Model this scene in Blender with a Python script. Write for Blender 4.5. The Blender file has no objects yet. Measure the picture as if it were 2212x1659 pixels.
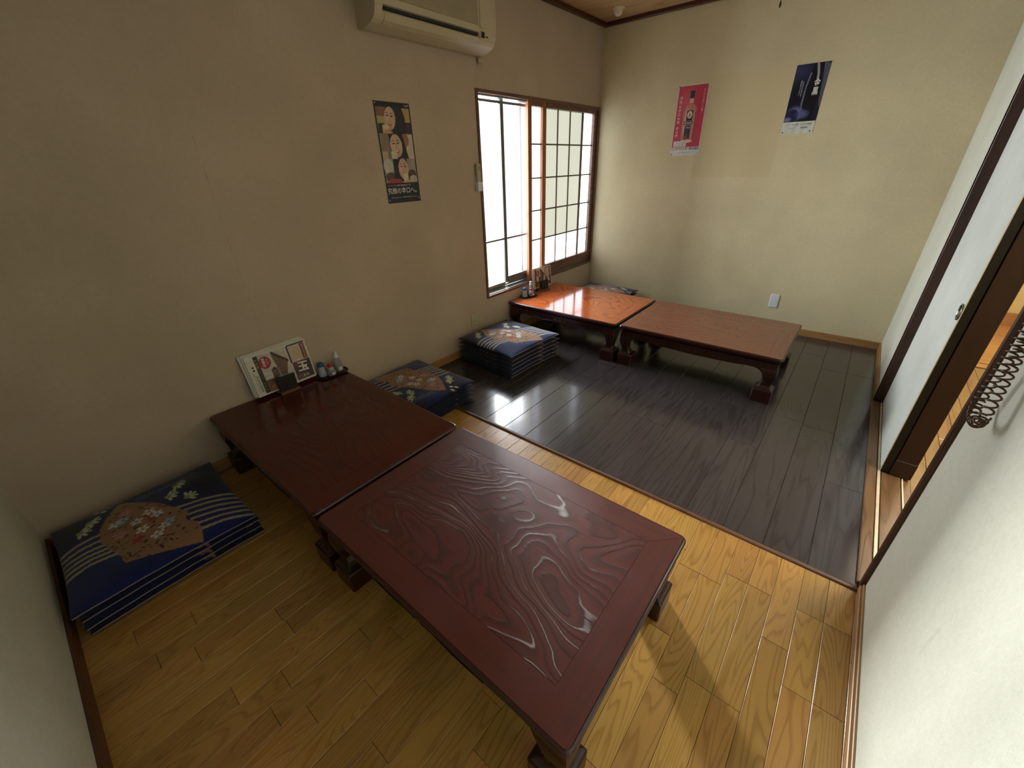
import bpy, math, random
import numpy as np
from mathutils import Matrix, Vector
random.seed(7); rng = np.random.default_rng(5)
SC = bpy.context.scene
COL = SC.collection

# ------------------------------------------------------------------ camera, light, exposure
W, L, B = 2.685, 4.557, 2.700          # room width (x), length (-y), end of the dark floor
HC = 2.49                              # ceiling
CAM = (2.31814, -4.19674, 1.40327)
RW = [[0.77351164, 0.63317244, -0.02779198],
      [0.28326297, -0.38460875, -0.87854323],
      [-0.56695840, 0.67169098, -0.47685365]]
cam = bpy.data.cameras.new('camera'); camo = bpy.data.objects.new('camera', cam); COL.objects.link(camo)
m = Matrix(((RW[0][0], -RW[1][0], -RW[2][0], CAM[0]),
            (RW[0][1], -RW[1][1], -RW[2][1], CAM[1]),
            (RW[0][2], -RW[1][2], -RW[2][2], CAM[2]), (0, 0, 0, 1)))
camo.matrix_world = m
cam.sensor_fit = 'HORIZONTAL'; cam.sensor_width = 36.0; cam.lens = 14.19144; cam.clip_start = 0.02
SC.camera = camo

world = bpy.data.worlds.new('world'); SC.world = world; world.use_nodes = True
world.node_tree.nodes['Background'].inputs[0].default_value = (0.75, 0.86, 1.0, 1)
world.node_tree.nodes['Background'].inputs[1].default_value = 1.0

vs = SC.view_settings
vs.view_transform = 'Standard'; vs.look = 'None'; vs.gamma = 1.0; vs.use_curve_mapping = False
vs.exposure = 1.2
SC.cycles.use_denoising = True
SC.cycles.max_bounces = 8; SC.cycles.diffuse_bounces = 2; SC.cycles.glossy_bounces = 4
SC.cycles.sample_clamp_indirect = 6.0
SC.cycles.caustics_reflective = False; SC.cycles.caustics_refractive = False

E_CLEAR, E_PAPER, E_WHITE = 0.5, 0.32, 1.6      # daylight behind the window's panes

def area(name, loc, size, power, color, rot):
    l = bpy.data.lights.new(name, 'AREA'); l.shape = 'RECTANGLE'; l.size, l.size_y = size
    l.energy = power; l.color = color
    o = bpy.data.objects.new(name, l); COL.objects.link(o); o.location = loc; o.rotation_euler = rot
    return o
area('daylight', (-1.25, -0.45, 1.35), (4.2, 1.9), 350.0, (0.93, 0.97, 1.0), (math.radians(90), 0, math.radians(-90)))
area('daylight', (-2.6, 0.78, 1.15), (0.48, 0.65), 560.0, (0.95, 0.98, 1.0), (math.radians(90), 0, math.radians(-90-40)))
area('corridor_lamp_light', (3.35, -1.9, 2.30), (0.35, 1.2), 24.0, (1.0, 0.95, 0.86), (0, 0, 0))
area('corridor_lamp_light', (3.45, 0.55, 2.30), (0.5, 0.5), 12.0, (1.0, 0.90, 0.72), (0, 0, 0))

# ------------------------------------------------------------------ colour + node helpers
def s2l(c):
    return tuple(((x/255)/12.92 if x/255 <= 0.04045 else (((x/255)+0.055)/1.055)**2.4) for x in c)
def rgba(c): return (*s2l(c), 1.0)

class NT:
    def __init__(s, name):
        s.m = bpy.data.materials.new(name); s.m.use_nodes = True; s.t = s.m.node_tree
        s.b = s.t.nodes['Principled BSDF']
    def n(s, typ, **kw):
        nd = s.t.nodes.new(typ)
        for k, v in kw.items():
            if isinstance(k, str) and hasattr(nd, k): setattr(nd, k, v)
        return nd
    def l(s, a, b): s.t.links.new(a, b)
    def val(s, nd, **kw):
        for k, v in kw.items():
            nd.inputs[k.replace('_', ' ')].default_value = v
        return nd
    def math(s, op, a, b=None, clamp=False):
        nd = s.t.nodes.new('ShaderNodeMath'); nd.operation = op; nd.use_clamp = clamp
        for i, x in enumerate((a, b)):
            if x is None: continue
            if isinstance(x, (int, float)): nd.inputs[i].default_value = x
            else: s.l(x, nd.inputs[i])
        return nd.outputs[0]
    def mix(s, f, a, b, mode='MIX'):
        nd = s.t.nodes.new('ShaderNodeMix'); nd.data_type = 'RGBA'; nd.blend_type = mode
        for i, x in ((0, f), (6, a), (7, b)):
            if isinstance(x, (int, float)): nd.inputs[i].default_value = x
            elif isinstance(x, tuple): nd.inputs[i].default_value = x
            else: s.l(x, nd.inputs[i])
        return nd.outputs[2]
    def ramp(s, f, stops):
        nd = s.t.nodes.new('ShaderNodeValToRGB'); s.l(f, nd.inputs[0])
        e = nd.color_ramp.elements
        while len(e) < len(stops): e.new(0.5)
        for k, (p, c) in enumerate(stops):
            e[k].position = p; e[k].color = c if isinstance(c, tuple) else (c, c, c, 1)
        return nd.outputs[0]
    def coords(s, scale=(1, 1, 1), rand=False, rot=(0, 0, 0)):
        tc = s.t.nodes.new('ShaderNodeTexCoord'); v = tc.outputs['Object']
        if rand:
            oi = s.t.nodes.new('ShaderNodeObjectInfo')
            mm = s.t.nodes.new('ShaderNodeVectorMath'); mm.operation = 'ADD'
            k = s.math('MULTIPLY', oi.outputs['Random'], 37.0)
            s.l(v, mm.inputs[0]); s.l(k, mm.inputs[1]); v = mm.outputs[0]
        mp = s.t.nodes.new('ShaderNodeMapping'); mp.inputs['Scale'].default_value = scale
        mp.inputs['Rotation'].default_value = rot
        s.l(v, mp.inputs[0]); return mp.outputs[0]
    def noise(s, vec, scale, detail=3, rough=0.5, dist=0.0):
        nd = s.t.nodes.new('ShaderNodeTexNoise'); s.l(vec, nd.inputs['Vector'])
        nd.inputs['Scale'].default_value = scale; nd.inputs['Detail'].default_value = detail
        nd.inputs['Roughness'].default_value = rough; nd.inputs['Distortion'].default_value = dist
        return nd.outputs['Fac']
    def bump(s, h, strength=0.2, dist=0.01):
        nd = s.t.nodes.new('ShaderNodeBump'); nd.inputs['Strength'].default_value = strength
        nd.inputs['Distance'].default_value = dist; s.l(h, nd.inputs['Height']); s.l(nd.outputs[0], s.b.inputs['Normal'])
    def base(s, c):
        if isinstance(c, tuple): s.b.inputs['Base Color'].default_value = c
        else: s.l(c, s.b.inputs['Base Color'])
    def rough(s, r):
        if isinstance(r, (int, float)): s.b.inputs['Roughness'].default_value = r
        else: s.l(r, s.b.inputs['Roughness'])

def plain(name, c, rough=0.6, metal=0.0, var=0.10, nscale=18, spec=0.5, bump=0.0):
    t = NT(name); v = t.coords()
    n = t.noise(v, nscale, 4)
    a = rgba(c); d = tuple(x*(1-var) for x in a[:3]) + (1,); h = tuple(min(1, x*(1+var)) for x in a[:3]) + (1,)
    t.base(t.ramp(n, [(0.3, d), (0.7, h)])); t.rough(rough)
    t.b.inputs['Metallic'].default_value = metal; t.b.inputs['Specular IOR Level'].default_value = spec
    if bump: t.bump(t.noise(v, nscale*8, 3), bump, 0.002)
    return t.m

def wood(name, base, line, rough=0.3, axis=0, k=9.0, freq=1.6, stretch=5.0, fib=0.35, rand=False, var=0.0,
         coat=0.0, linew=0.35, white=0.0, smudge=0.0, bump=0.06, spec=0.5, ndet=1.5):
    t = NT(name)
    sc = [stretch, stretch, stretch]; sc[axis] = 1.0
    v = t.coords(tuple(sc), rand)
    n1 = t.noise(v, freq, ndet, 0.45, 0.25)
    fs = [90.0, 90.0, 90.0]; fs[axis] = 5.0
    vf = t.coords(tuple(fs), rand)
    nf = t.noise(vf, 1.0, 4, 0.6)
    g = t.math('ADD', t.math('MULTIPLY', n1, k), t.math('MULTIPLY', nf, 0.22))
    fr = t.math('FRACT', g)
    ring = t.ramp(fr, [(0.0, 1.0), (linew*0.5, 0.55), (linew, 0.0), (0.86, 0.12), (1.0, 1.0)])
    broad = t.noise(v, freq*0.7, 2)
    a = rgba(base); b_ = rgba(line)
    c = t.mix(t.math('MULTIPLY', ring, 0.85), a, b_)
    c = t.mix(t.math('MULTIPLY', nf, fib), c, tuple(x*0.55 for x in a[:3]) + (1,))
    c = t.mix(t.math('MULTIPLY', broad, 0.25), c, tuple(min(1, x*1.5) for x in a[:3]) + (1,))
    if var:
        oi = t.n('ShaderNodeObjectInfo')
        hv = t.n('ShaderNodeHueSaturation'); t.l(c, hv.inputs['Color'])
        t.l(t.math('ADD', t.math('MULTIPLY', oi.outputs['Random'], 2*var), 1.0-var), hv.inputs['Value'])
        t.l(t.math('ADD', t.math('MULTIPLY', t.math('FRACT', t.math('MULTIPLY', oi.outputs['Random'], 7.3)), 0.014), 0.493), hv.inputs['Hue'])
        c = hv.outputs[0]
    if white:
        vo = t.coords()
        patch = t.ramp(t.noise(vo, 2.4, 4, 0.6), [(0.46, 0.0), (0.56, 1.0)])
        thin = t.ramp(t.math('FRACT', t.math('MULTIPLY', g, 0.5)), [(0.0, 1.0), (0.05, 0.0), (0.95, 0.0), (1.0, 1.0)])
        c = t.mix(t.math('MULTIPLY', t.math('MULTIPLY', patch, thin), white), c, rgba((176, 170, 172)))
    t.base(c)
    if smudge:
        vo = t.coords()
        sm = t.noise(vo, 5.0, 5, 0.65)
        t.rough(t.math('ADD', t.math('MULTIPLY', sm, smudge), rough - smudge*0.4, True))
    else: t.rough(rough)
    if coat: t.b.inputs['Coat Weight'].default_value = coat; t.b.inputs['Coat Roughness'].default_value = max(0.04, rough*0.5)
    t.b.inputs['Specular IOR Level'].default_value = spec
    t.bump(t.math('ADD', ring, nf), bump, 0.0015)
    return t.m

def wallmat(name, c, stains=()):
    t = NT(name); v = t.coords()
    a = rgba(c)
    n = t.noise(v, 2.2, 4, 0.55); n2 = t.noise(v, 55, 4, 0.7)
    col = t.ramp(n, [(0.3, tuple(x*0.90 for x in a[:3]) + (1,)), (0.7, tuple(x*1.06 for x in a[:3]) + (1,))])
    col = t.mix(t.math('MULTIPLY', t.ramp(n2, [(0.35, 1.0), (0.6, 0.0)]), 0.18), col, tuple(x*0.7 for x in a[:3]) + (1,))
    sx = t.n('ShaderNodeSeparateXYZ'); tc = t.n('ShaderNodeTexCoord'); t.l(tc.outputs['Object'], sx.inputs[0])
    out = {'x': sx.outputs[0], 'y': sx.outputs[1], 'z': sx.outputs[2]}
    for kind, ax, lo, hi, zlo, zhi, f, tint in stains:
        e = 0.012 if kind == 'rect' else 0.0008
        wob = t.math('MULTIPLY', t.math('SUBTRACT', t.noise(v, 9, 3), 0.5), 0.03 if kind == 'rect' else 0.012)
        def band(o, p, q, e=e, wob=wob):
            o2 = t.math('ADD', o, wob)
            m1 = t.math('DIVIDE', t.math('SUBTRACT', o2, p), e, True)
            m2 = t.math('DIVIDE', t.math('SUBTRACT', q, o2), e, True)
            return t.math('MULTIPLY', m1, m2)
        mk = t.math('MULTIPLY', band(out[ax], lo, hi), band(out['z'], zlo, zhi))
        if kind == 'line':
            mk = t.math('MULTIPLY', mk, t.ramp(t.noise(v, 14, 3), [(0.42, 0.0), (0.58, 1.0)]))
        col = t.mix(t.math('MULTIPLY', mk, f), col, tuple(x*tt for x, tt in zip(a[:3], tint)) + (1,))
    t.base(col); t.rough(0.88); t.b.inputs['Specular IOR Level'].default_value = 0.25
    vs2 = t.coords((1, 1, 1.6))
    t.bump(t.noise(vs2, 70, 5, 0.7), 0.35, 0.0035)
    return t.m

def emis(name, c, strength, tint=None):
    t = NT(name)
    v = t.coords((1, 1, 0.25)); n = t.noise(v, 6, 2)
    a = rgba(c)
    t.base(tuple(x*0.5 for x in a[:3]) + (1,)); t.rough(0.12)
    col = t.ramp(n, [(0.3, tuple(x*0.93 for x in a[:3]) + (1,)), (0.7, a)])
    t.l(col, t.b.inputs['Emission Color']); t.b.inputs['Emission Strength'].default_value = strength
    return t.m

def printmat(name, rough=0.35, fabric=False):
    t = NT(name)
    at = t.n('ShaderNodeAttribute'); at.attribute_name = 'Col'
    v = t.coords(); n = t.noise(v, 420 if fabric else 60, 2)
    c = t.mix(t.math('MULTIPLY', n, 0.22 if fabric else 0.06), at.outputs['Color'], (0.02, 0.02, 0.03, 1))
    t.base(c); t.rough(rough)
    if fabric:
        t.b.inputs['Sheen Weight'].default_value = 0.25; t.bump(n, 0.25, 0.001)
        t.b.inputs['Specular IOR Level'].default_value = 0.2
    return t.m

# ------------------------------------------------------------------ mesh helpers
class MB:
    def __init__(s): s.v = []; s.f = []; s.sm = []
    def add(s, vs_, fs, smooth=False):
        o = len(s.v); s.v += [tuple(p) for p in vs_]; s.f += [tuple(i+o for i in f) for f in fs]; s.sm += [smooth]*len(fs)
    def box(s, x0, x1, y0, y1, z0, z1, c=0.0):
        if c <= 0:
            s.add([(x0,y0,z0),(x1,y0,z0),(x1,y1,z0),(x0,y1,z0),(x0,y0,z1),(x1,y0,z1),(x1,y1,z1),(x0,y1,z1)],
                  [(0,3,2,1),(4,5,6,7),(0,1,5,4),(1,2,6,5),(2,3,7,6),(3,0,4,7)]); return
        # chamfered box: each face inset, bridged
        X, Y, Z = (x0, x1), (y0, y1), (z0, z1); V = []; idx = {}
        sg = (1, -1)
        for i in (0, 1):
            for j in (0, 1):
                for k in (0, 1):
                    for a in range(3):
                        p = [X[i], Y[j], Z[k]]
                        for b in range(3):
                            if b != a: p[b] += c*sg[(i, j, k)[b]]
                        idx[(i, j, k, a)] = len(V); V.append(tuple(p))
        F = []
        for a in range(3):
            b, d = [(1, 2), (2, 0), (0, 1)][a]
            for sd in (0, 1):
                q = []
                for (p, r) in ((0, 0), (1, 0), (1, 1), (0, 1)):
                    t = [0, 0, 0]; t[a] = sd; t[b] = p; t[d] = r; q.append(idx[(*t, a)])
                F.append(tuple(q if sd else q[::-1]))
        for a in range(3):           # edges along axis a
            b, d = [(1, 2), (2, 0), (0, 1)][a]
            for p in (0, 1):
                for r in (0, 1):
                    t0 = [0, 0, 0]; t0[b] = p; t0[d] = r; t1 = list(t0); t1[a] = 1
                    q = [idx[(*t0, b)], idx[(*t1, b)], idx[(*t1, d)], idx[(*t0, d)]]
                    F.append(tuple(q if (p ^ r) else q[::-1]))
        for i in (0, 1):
            for j in (0, 1):
                for k in (0, 1):
                    q = [idx[(i, j, k, a)] for a in range(3)]
                    F.append(tuple(q if (i+j+k) % 2 else q[::-1]))
        s.add(V, F)
    def prism(s, poly, fn, d0, d1, smooth=False):
        """poly 2-D points, fn(a, b, d) -> xyz"""
        n = len(poly); V = [fn(a, b, d0) for a, b in poly] + [fn(a, b, d1) for a, b in poly]
        F = [tuple(range(n))[::-1], tuple(range(n, 2*n))] + [(i, (i+1) % n, n+(i+1) % n, n+i) for i in range(n)]
        s.add(V, F, smooth)
    def loft(s, rings, cap=True, smooth=False):
        n = len(rings[0]); V = [p for r in rings for p in r]; F = []
        for k in range(len(rings)-1):
            for i in range(n):
                F.append((k*n+i, k*n+(i+1) % n, (k+1)*n+(i+1) % n, (k+1)*n+i))
        s.add(V, F, smooth)
        if cap:
            s.add(rings[0], [tuple(range(n))[::-1]]); s.add(rings[-1], [tuple(range(n))])
    def lathe(s, prof, c=(0, 0), n=24):
        s.loft([[(c[0]+r*math.cos(2*math.pi*i/n), c[1]+r*math.sin(2*math.pi*i/n), z) for i in range(n)] for r, z in prof], True, True)
    def tube(s, pts, r, n=8, closed=False):
        pts = [Vector(p) for p in pts]; rings = []; up = None
        for i, p in enumerate(pts):
            d = (pts[min(i+1, len(pts)-1)] - pts[max(i-1, 0)]).normalized()
            if up is None:
                up = Vector((0, 0, 1)) if abs(d.z) < 0.9 else Vector((1, 0, 0))
            a = d.cross(up).normalized(); b = a.cross(d).normalized(); up = b
            rr = r(i/(len(pts)-1)) if callable(r) else r
            rings.append([tuple(p + a*rr*math.cos(2*math.pi*k/n) + b*rr*math.sin(2*math.pi*k/n)) for k in range(n)])
        s.loft(rings, True, True)
    def mesh(s, name, mat):
        me = bpy.data.meshes.new(name); me.from_pydata(s.v, [], s.f)
        me.polygons.foreach_set('use_smooth', s.sm); me.update()
        if mat: me.materials.append(mat)
        import bmesh
        bm = bmesh.new(); bm.from_mesh(me); bmesh.ops.recalc_face_normals(bm, faces=bm.faces); bm.to_mesh(me); bm.free()
        return me
    def obj(s, name, mat, parent=None, loc=None):
        return link(name, s.mesh(name, mat), parent, loc)

def link(name, data, parent=None, loc=None):
    o = bpy.data.objects.new(name, data); COL.objects.link(o)
    if parent: o.parent = parent
    if loc: o.location = loc
    return o
def tag(o, label=None, cat=None, group=None, kind=None):
    if label: o['label'] = label
    if cat: o['category'] = cat
    if group: o['group'] = group
    if kind: o['kind'] = kind
    return o
def empty(name, loc=(0, 0, 0), rz=0.0, **kw):
    o = link(name, None, None, loc); o.rotation_euler = (0, 0, rz); o.empty_display_size = 0.05
    return tag(o, **kw)
def struct(name, mb=None, mat=None, loc=None):
    o = mb.obj(name, mat, None, loc) if mb else link(name, None)
    o['kind'] = 'structure'; return o
def boxo(name, mat, parent, *a, c=0.0):
    b = MB(); b.box(*a, c=c); return b.obj(name, mat, parent)

def text(body, size, mat, parent, x, y, z=0.0008, name='lettering', rot=0.0, shear=0.0, sx=1.0, bold=0.0, align='CENTER', spacing=1.0, line=1.0):
    cu = bpy.data.curves.new(name, 'FONT'); cu.body = body; cu.size = size; cu.align_x = align; cu.align_y = 'CENTER'
    cu.resolution_u = 3; cu.shear = shear; cu.offset = bold; cu.space_character = spacing; cu.space_line = line
    tmp = bpy.data.objects.new('tmp', cu); COL.objects.link(tmp)
    dg = bpy.context.evaluated_depsgraph_get()
    me = bpy.data.meshes.new_from_object(tmp.evaluated_get(dg))
    bpy.data.objects.remove(tmp); me.name = name
    me.transform(Matrix.Diagonal((sx, 1, 1, 1)))
    me.materials.clear(); me.materials.append(mat)
    o = link(name, me, parent); o.location = (x, y, z); o.rotation_euler = (0, 0, rot)
    return o
def vtext(body, size, mat, parent, x, ytop, pitch=None, z=0.0008, **kw):
    """vertical Japanese setting: one character under another, joined into one part"""
    pitch = pitch or size*1.02
    return text('\n'.join(body), size, mat, parent, x, ytop - pitch*len(body)/2, z, line=pitch/size, **kw)

# ------------------------------------------------------------------ painting on a fine grid
class Paint:
    def __init__(s, nx, ny, w, h, bg):
        s.nx, s.ny, s.w, s.h = nx, ny, w, h
        u, v = np.meshgrid(np.linspace(0, w, nx), np.linspace(0, h, ny)); s.x, s.y = u, v
        s.c = np.zeros((ny, nx, 3)); s.c[:] = s2l(bg)
    def put(s, mask, col, a=1.0):
        k = (mask*a)[..., None] if mask.dtype != bool else mask[..., None]*a
        s.c = s.c*(1-k) + np.array(s2l(col))*k
    def rect(s, x0, y0, x1, y1, col, a=1.0): s.put((s.x >= x0) & (s.x <= x1) & (s.y >= y0) & (s.y <= y1), col, a)
    def ell(s, cx, cy, rx, ry, col, ang=0.0, a=1.0, soft=0.0, clip=None):
        c_, s_ = math.cos(ang), math.sin(ang)
        dx, dy = s.x-cx, s.y-cy; p, q = (dx*c_+dy*s_)/rx, (-dx*s_+dy*c_)/ry; d = np.sqrt(p*p+q*q)
        mk = np.clip((1-d)/soft, 0, 1) if soft else (d <= 1)
        if clip is not None: mk = mk*clip if soft else mk & clip
        s.put(mk, col, a)
    def pmask(s, pts):
        ins = np.zeros(s.x.shape, bool); n = len(pts)
        for i in range(n):
            x1, y1 = pts[i]; x2, y2 = pts[(i+1) % n]
            if y1 == y2: continue
            c = ((y1 > s.y) != (y2 > s.y)) & (s.x < (x2-x1)*(s.y-y1)/(y2-y1)+x1); ins ^= c
        return ins
    def poly(s, pts, col, a=1.0): s.put(s.pmask(pts), col, a)
    def line(s, pts, wd, col, a=1.0, clip=None):
        mk = np.zeros(s.x.shape, bool)
        for (x1, y1), (x2, y2) in zip(pts, pts[1:]):
            L2 = (x2-x1)**2+(y2-y1)**2+1e-12
            t = np.clip(((s.x-x1)*(x2-x1)+(s.y-y1)*(y2-y1))/L2, 0, 1)
            mk |= ((s.x-x1-t*(x2-x1))**2+(s.y-y1-t*(y2-y1))**2) <= (wd/2)**2
        if clip is not None: mk &= clip
        s.put(mk, col, a)
    def mottle(s, amt=0.08, k=6, seed=1):
        r = np.random.default_rng(seed); f = np.zeros(s.x.shape)
        for i in range(10):
            a, b, p = r.uniform(-k, k)/s.w*6, r.uniform(-k, k)/s.h*6, r.uniform(0, 6.3); f += np.sin(a*s.x+b*s.y+p)
        s.c = np.clip(s.c*(1+amt*f[..., None]/2.5), 0, 1)
def grid_mesh(name, P3, colors, mat, thick=None):
    """P3 (ny,nx,3) surface with per-vertex colours"""
    ny, nx, _ = P3.shape
    idx = np.arange(ny*nx).reshape(ny, nx)
    q = np.stack([idx[:-1, :-1], idx[:-1, 1:], idx[1:, 1:], idx[1:, :-1]], -1).reshape(-1, 4)
    V = P3.reshape(-1, 3)
    return V, q
def paint_panel(p, name, mat, parent, thick=0.0006, curl=0.0):
    z = np.zeros_like(p.x) + thick
    if curl: z = z + curl*(np.sin(p.x/p.w*3.1)*0.5 + 0.8*np.exp(-((p.x/p.w-0)**2+(p.y/p.h-1)**2)/0.02) + 0.6*np.exp(-((p.x/p.w-1)**2+(p.y/p.h-0)**2)/0.02))
    V = np.stack([p.x, p.y, z], -1).reshape(-1, 3)
    _, q = grid_mesh(name, np.stack([p.x, p.y, z], -1), None, None)
    n = len(V); nx, ny = p.nx, p.ny
    back = np.array([[0, 0, 0], [p.w, 0, 0], [p.w, p.h, 0], [0, p.h, 0]])
    V2 = np.vstack([V, back])
    c0, c1, c2, c3 = 0, nx-1, nx*ny-1, nx*(ny-1)
    faces = [tuple(f) for f in q.tolist()] + [(n+3, n+2, n+1, n)]
    faces.append(tuple(range(0, nx))[::-1] + (n, n+1)); faces.append(tuple(range(nx*(ny-1), nx*ny)) + (n+2, n+3))
    faces.append(tuple(range(0, nx*ny, nx)) + (n+3, n)); faces.append(tuple(range(nx-1, nx*ny, nx))[::-1] + (n+1, n+2))
    me = bpy.data.meshes.new(name); me.from_pydata(V2.tolist(), [], faces); me.update()
    ca = me.color_attributes.new('Col', 'FLOAT_COLOR', 'POINT')
    cc = np.ones((n+4, 4), np.float32); cc[:n, :3] = p.c.reshape(-1, 3); cc[n:, :3] = p.c[0, 0]
    ca.data.foreach_set('color', cc.ravel()); me.materials.append(mat)
    return link(name, me, parent)
def place(o, origin, right, up):
    r, u = Vector(right), Vector(up); n = r.cross(u)
    o.matrix_world = Matrix(((r.x, u.x, n.x, origin[0]), (r.y, u.y, n.y, origin[1]), (r.z, u.z, n.z, origin[2]), (0, 0, 0, 1)))

# ------------------------------------------------------------------ materials
M = {}
WALLC = (206, 192, 160)
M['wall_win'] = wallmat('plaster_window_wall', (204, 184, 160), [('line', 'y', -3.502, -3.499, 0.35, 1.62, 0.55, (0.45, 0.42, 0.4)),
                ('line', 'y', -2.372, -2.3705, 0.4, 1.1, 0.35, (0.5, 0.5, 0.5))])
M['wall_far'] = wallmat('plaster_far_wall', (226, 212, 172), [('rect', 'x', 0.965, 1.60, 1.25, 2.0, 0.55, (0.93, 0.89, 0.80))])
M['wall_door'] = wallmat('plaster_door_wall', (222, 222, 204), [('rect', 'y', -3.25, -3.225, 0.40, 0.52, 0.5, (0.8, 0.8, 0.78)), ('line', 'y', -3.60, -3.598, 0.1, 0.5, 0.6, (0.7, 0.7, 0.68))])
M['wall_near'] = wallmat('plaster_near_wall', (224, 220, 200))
M['subfloor'] = plain('subfloor', (38, 26, 16), 0.9)
M['oak'] = wood('oak_plank', (190, 144, 76), (146, 100, 46), 0.30, axis=1, k=17, freq=1.4, stretch=9, fib=0.45, rand=True, var=0.14, coat=0.25, bump=0.10, smudge=0.10)
M['dark'] = wood('dark_laminate', (70, 64, 64), (47, 42, 43), 0.20, axis=1, k=7, freq=1.0, stretch=14, fib=0.55, rand=True, var=0.08, coat=0.35, bump=0.012, smudge=0.13)
M['corr'] = wood('corridor_plank', (140, 106, 70), (106, 74, 44), 0.25, axis=1, k=5, freq=1.0, stretch=9, rand=True, var=0.08, coat=0.4, bump=0.12, smudge=0.12)
M['corr2'] = wood('corridor_plank_far', (176, 126, 74), (150, 100, 54), 0.3, axis=0, k=5, rand=True, var=0.05)
M['worn'] = wood('worn_brown_trim', (122, 84, 50), (78, 50, 30), 0.4, axis=1, k=6, stretch=9, bump=0.15)
M['sill'] = wood('worn_sill', (122, 92, 62), (84, 58, 38), 0.35, axis=1, k=5, stretch=9, white=0.0, smudge=0.2, bump=0.3)
M['strip'] = wood('boundary_strip', (112, 78, 56), (66, 44, 32), 0.45, axis=0, k=6, stretch=12, bump=0.3)
M['base'] = wood('baseboard_wood', (176, 134, 84), (150, 108, 64), 0.4, axis=1, k=4, stretch=9)
M['basex'] = wood('baseboard_wood_x', (176, 134, 84), (150, 108, 64), 0.4, axis=0, k=4, stretch=9)
M['based'] = wood('dark_baseboard', (98, 62, 40), (66, 40, 26), 0.45, axis=0, k=4, stretch=9)
M['cornice'] = wood('dark_cornice', (84, 42, 28), (48, 24, 18), 0.4, axis=0, k=4, stretch=9)
M['jamb'] = wood('door_frame_wood', (76, 44, 27), (44, 25, 16), 0.38, axis=2, k=4, stretch=10)
M['ceil'] = wood('ceiling_board', (196, 164, 116), (160, 126, 82), 0.55, axis=0, k=5, freq=1.0, stretch=7, rand=True, var=0.04)
M['winwood'] = wood('window_frame_wood', (120, 84, 68), (84, 56, 44), 0.4, axis=1, k=4, stretch=10)
M['winwoodz'] = wood('window_stile_wood', (172, 108, 60), (130, 76, 40), 0.35, axis=2, k=4, stretch=10)
M['alu'] = plain('anodised_aluminium', (150, 152, 148), 0.35, 0.7, 0.06)
M['aludk'] = plain('dull_aluminium', (112, 112, 106), 0.45, 0.5, 0.06)
M['muntin'] = plain('muntin_wood', (92, 72, 58), 0.5)
M['pane_clear'] = emis('daylit_clear_pane', (240, 247, 255), E_CLEAR)
def see_through(m, f):
    t = m.node_tree; out = t.nodes['Material Output']; tr = t.nodes.new('ShaderNodeBsdfTransparent'); mx = t.nodes.new('ShaderNodeMixShader')
    mx.inputs[0].default_value = f; t.links.new(t.nodes['Principled BSDF'].outputs[0], mx.inputs[1]); t.links.new(tr.outputs[0], mx.inputs[2])
    t.links.new(mx.outputs[0], out.inputs[0])
see_through(M['pane_clear'], 0.85)
M['pane_white'] = emis('daylit_white_pane', (236, 244, 255), E_WHITE)
M['pane_paper'] = emis('daylit_paper_pane', (240, 244, 224), E_PAPER)
M['lacquer'] = plain('black_lacquer', (11, 10, 10), 0.5, 0.0, 0.05)
M['fusuma'] = wallmat('fusuma_paper', (222, 226, 216))
M['steel'] = plain('polished_metal', (170, 170, 168), 0.2, 1.0, 0.05)
M['mould'] = wood('table_moulding', (58, 21, 15), (32, 12, 9), 0.30, axis=0, k=5, stretch=8, coat=0.15)
M['leg'] = wood('table_leg_wood', (52, 19, 14), (30, 11, 9), 0.36, axis=2, k=5, stretch=8, coat=0.1)
def tabmats(nm, base, line, rough, white=0.0, coat=0.3, bump=0.01, spec=0.5, ndet=1.5, smudge=0.0, k=15, linew=0.4, freq=1.5, stretch=2.6):
    bl = tuple((2*x+y)//3 for x, y in zip(base, line))
    return (wood(nm+'_panel', base, line, rough, 0, k, freq, stretch, 0.22, rand=False, coat=coat, linew=linew, white=white, smudge=smudge, bump=bump, spec=spec, ndet=ndet),
            wood(nm+'_border_long', base, bl, rough, 0, 6, 1.2, 18, 0.6, coat=coat, smudge=smudge, bump=0.03, spec=spec),
            wood(nm+'_border_short', base, bl, rough, 1, 6, 1.2, 18, 0.6, coat=coat, smudge=smudge, bump=0.03, spec=spec))
TM = {'A': tabmats('orange_table', (182, 92, 46), (104, 46, 22), 0.11, k=34, linew=0.3, stretch=2.2, freq=1.1),
      'B': tabmats('red_brown_table', (128, 74, 54), (104, 56, 40), 0.24, smudge=0.10, k=24),
      'C': tabmats('mahogany_table', (88, 30, 22), (70, 24, 18), 0.16, smudge=0.05, k=22, coat=0.15, spec=0.4),
      'D': tabmats('worn_mahogany_table', (92, 36, 26), (40, 16, 12), 0.40, ndet=3.2, white=1.0, smudge=0.26, k=60, linew=0.55, freq=0.95, stretch=1.9, coat=0.0, bump=0.25, spec=0.75)}
M['cloth'] = printmat('printed_cotton', 0.9, True)
M['piping'] = plain('cream_piping', (150, 138, 124), 0.9)
M['print'] = printmat('glossy_print', 0.28)
M['printm'] = printmat('matt_print', 0.5)
M['ink_w'] = plain('white_ink', (232, 228, 220), 0.5, var=0.02)
M['ink_k'] = plain('black_ink', (30, 28, 30), 0.5, var=0.02)
M['ink_y'] = plain('yellow_ink', (196, 178, 60), 0.5, var=0.02)
M['paper'] = plain('paper_card', (226, 226, 216), 0.5, var=0.03)
M['paperdull'] = plain('laminated_sheet', (220, 216, 204), 0.3, var=0.03)
M['plastic_w'] = plain('white_plastic', (228, 232, 236), 0.35, var=0.02)
M['plastic_c'] = plain('cream_plastic', (196, 184, 152), 0.45, var=0.04)
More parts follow.
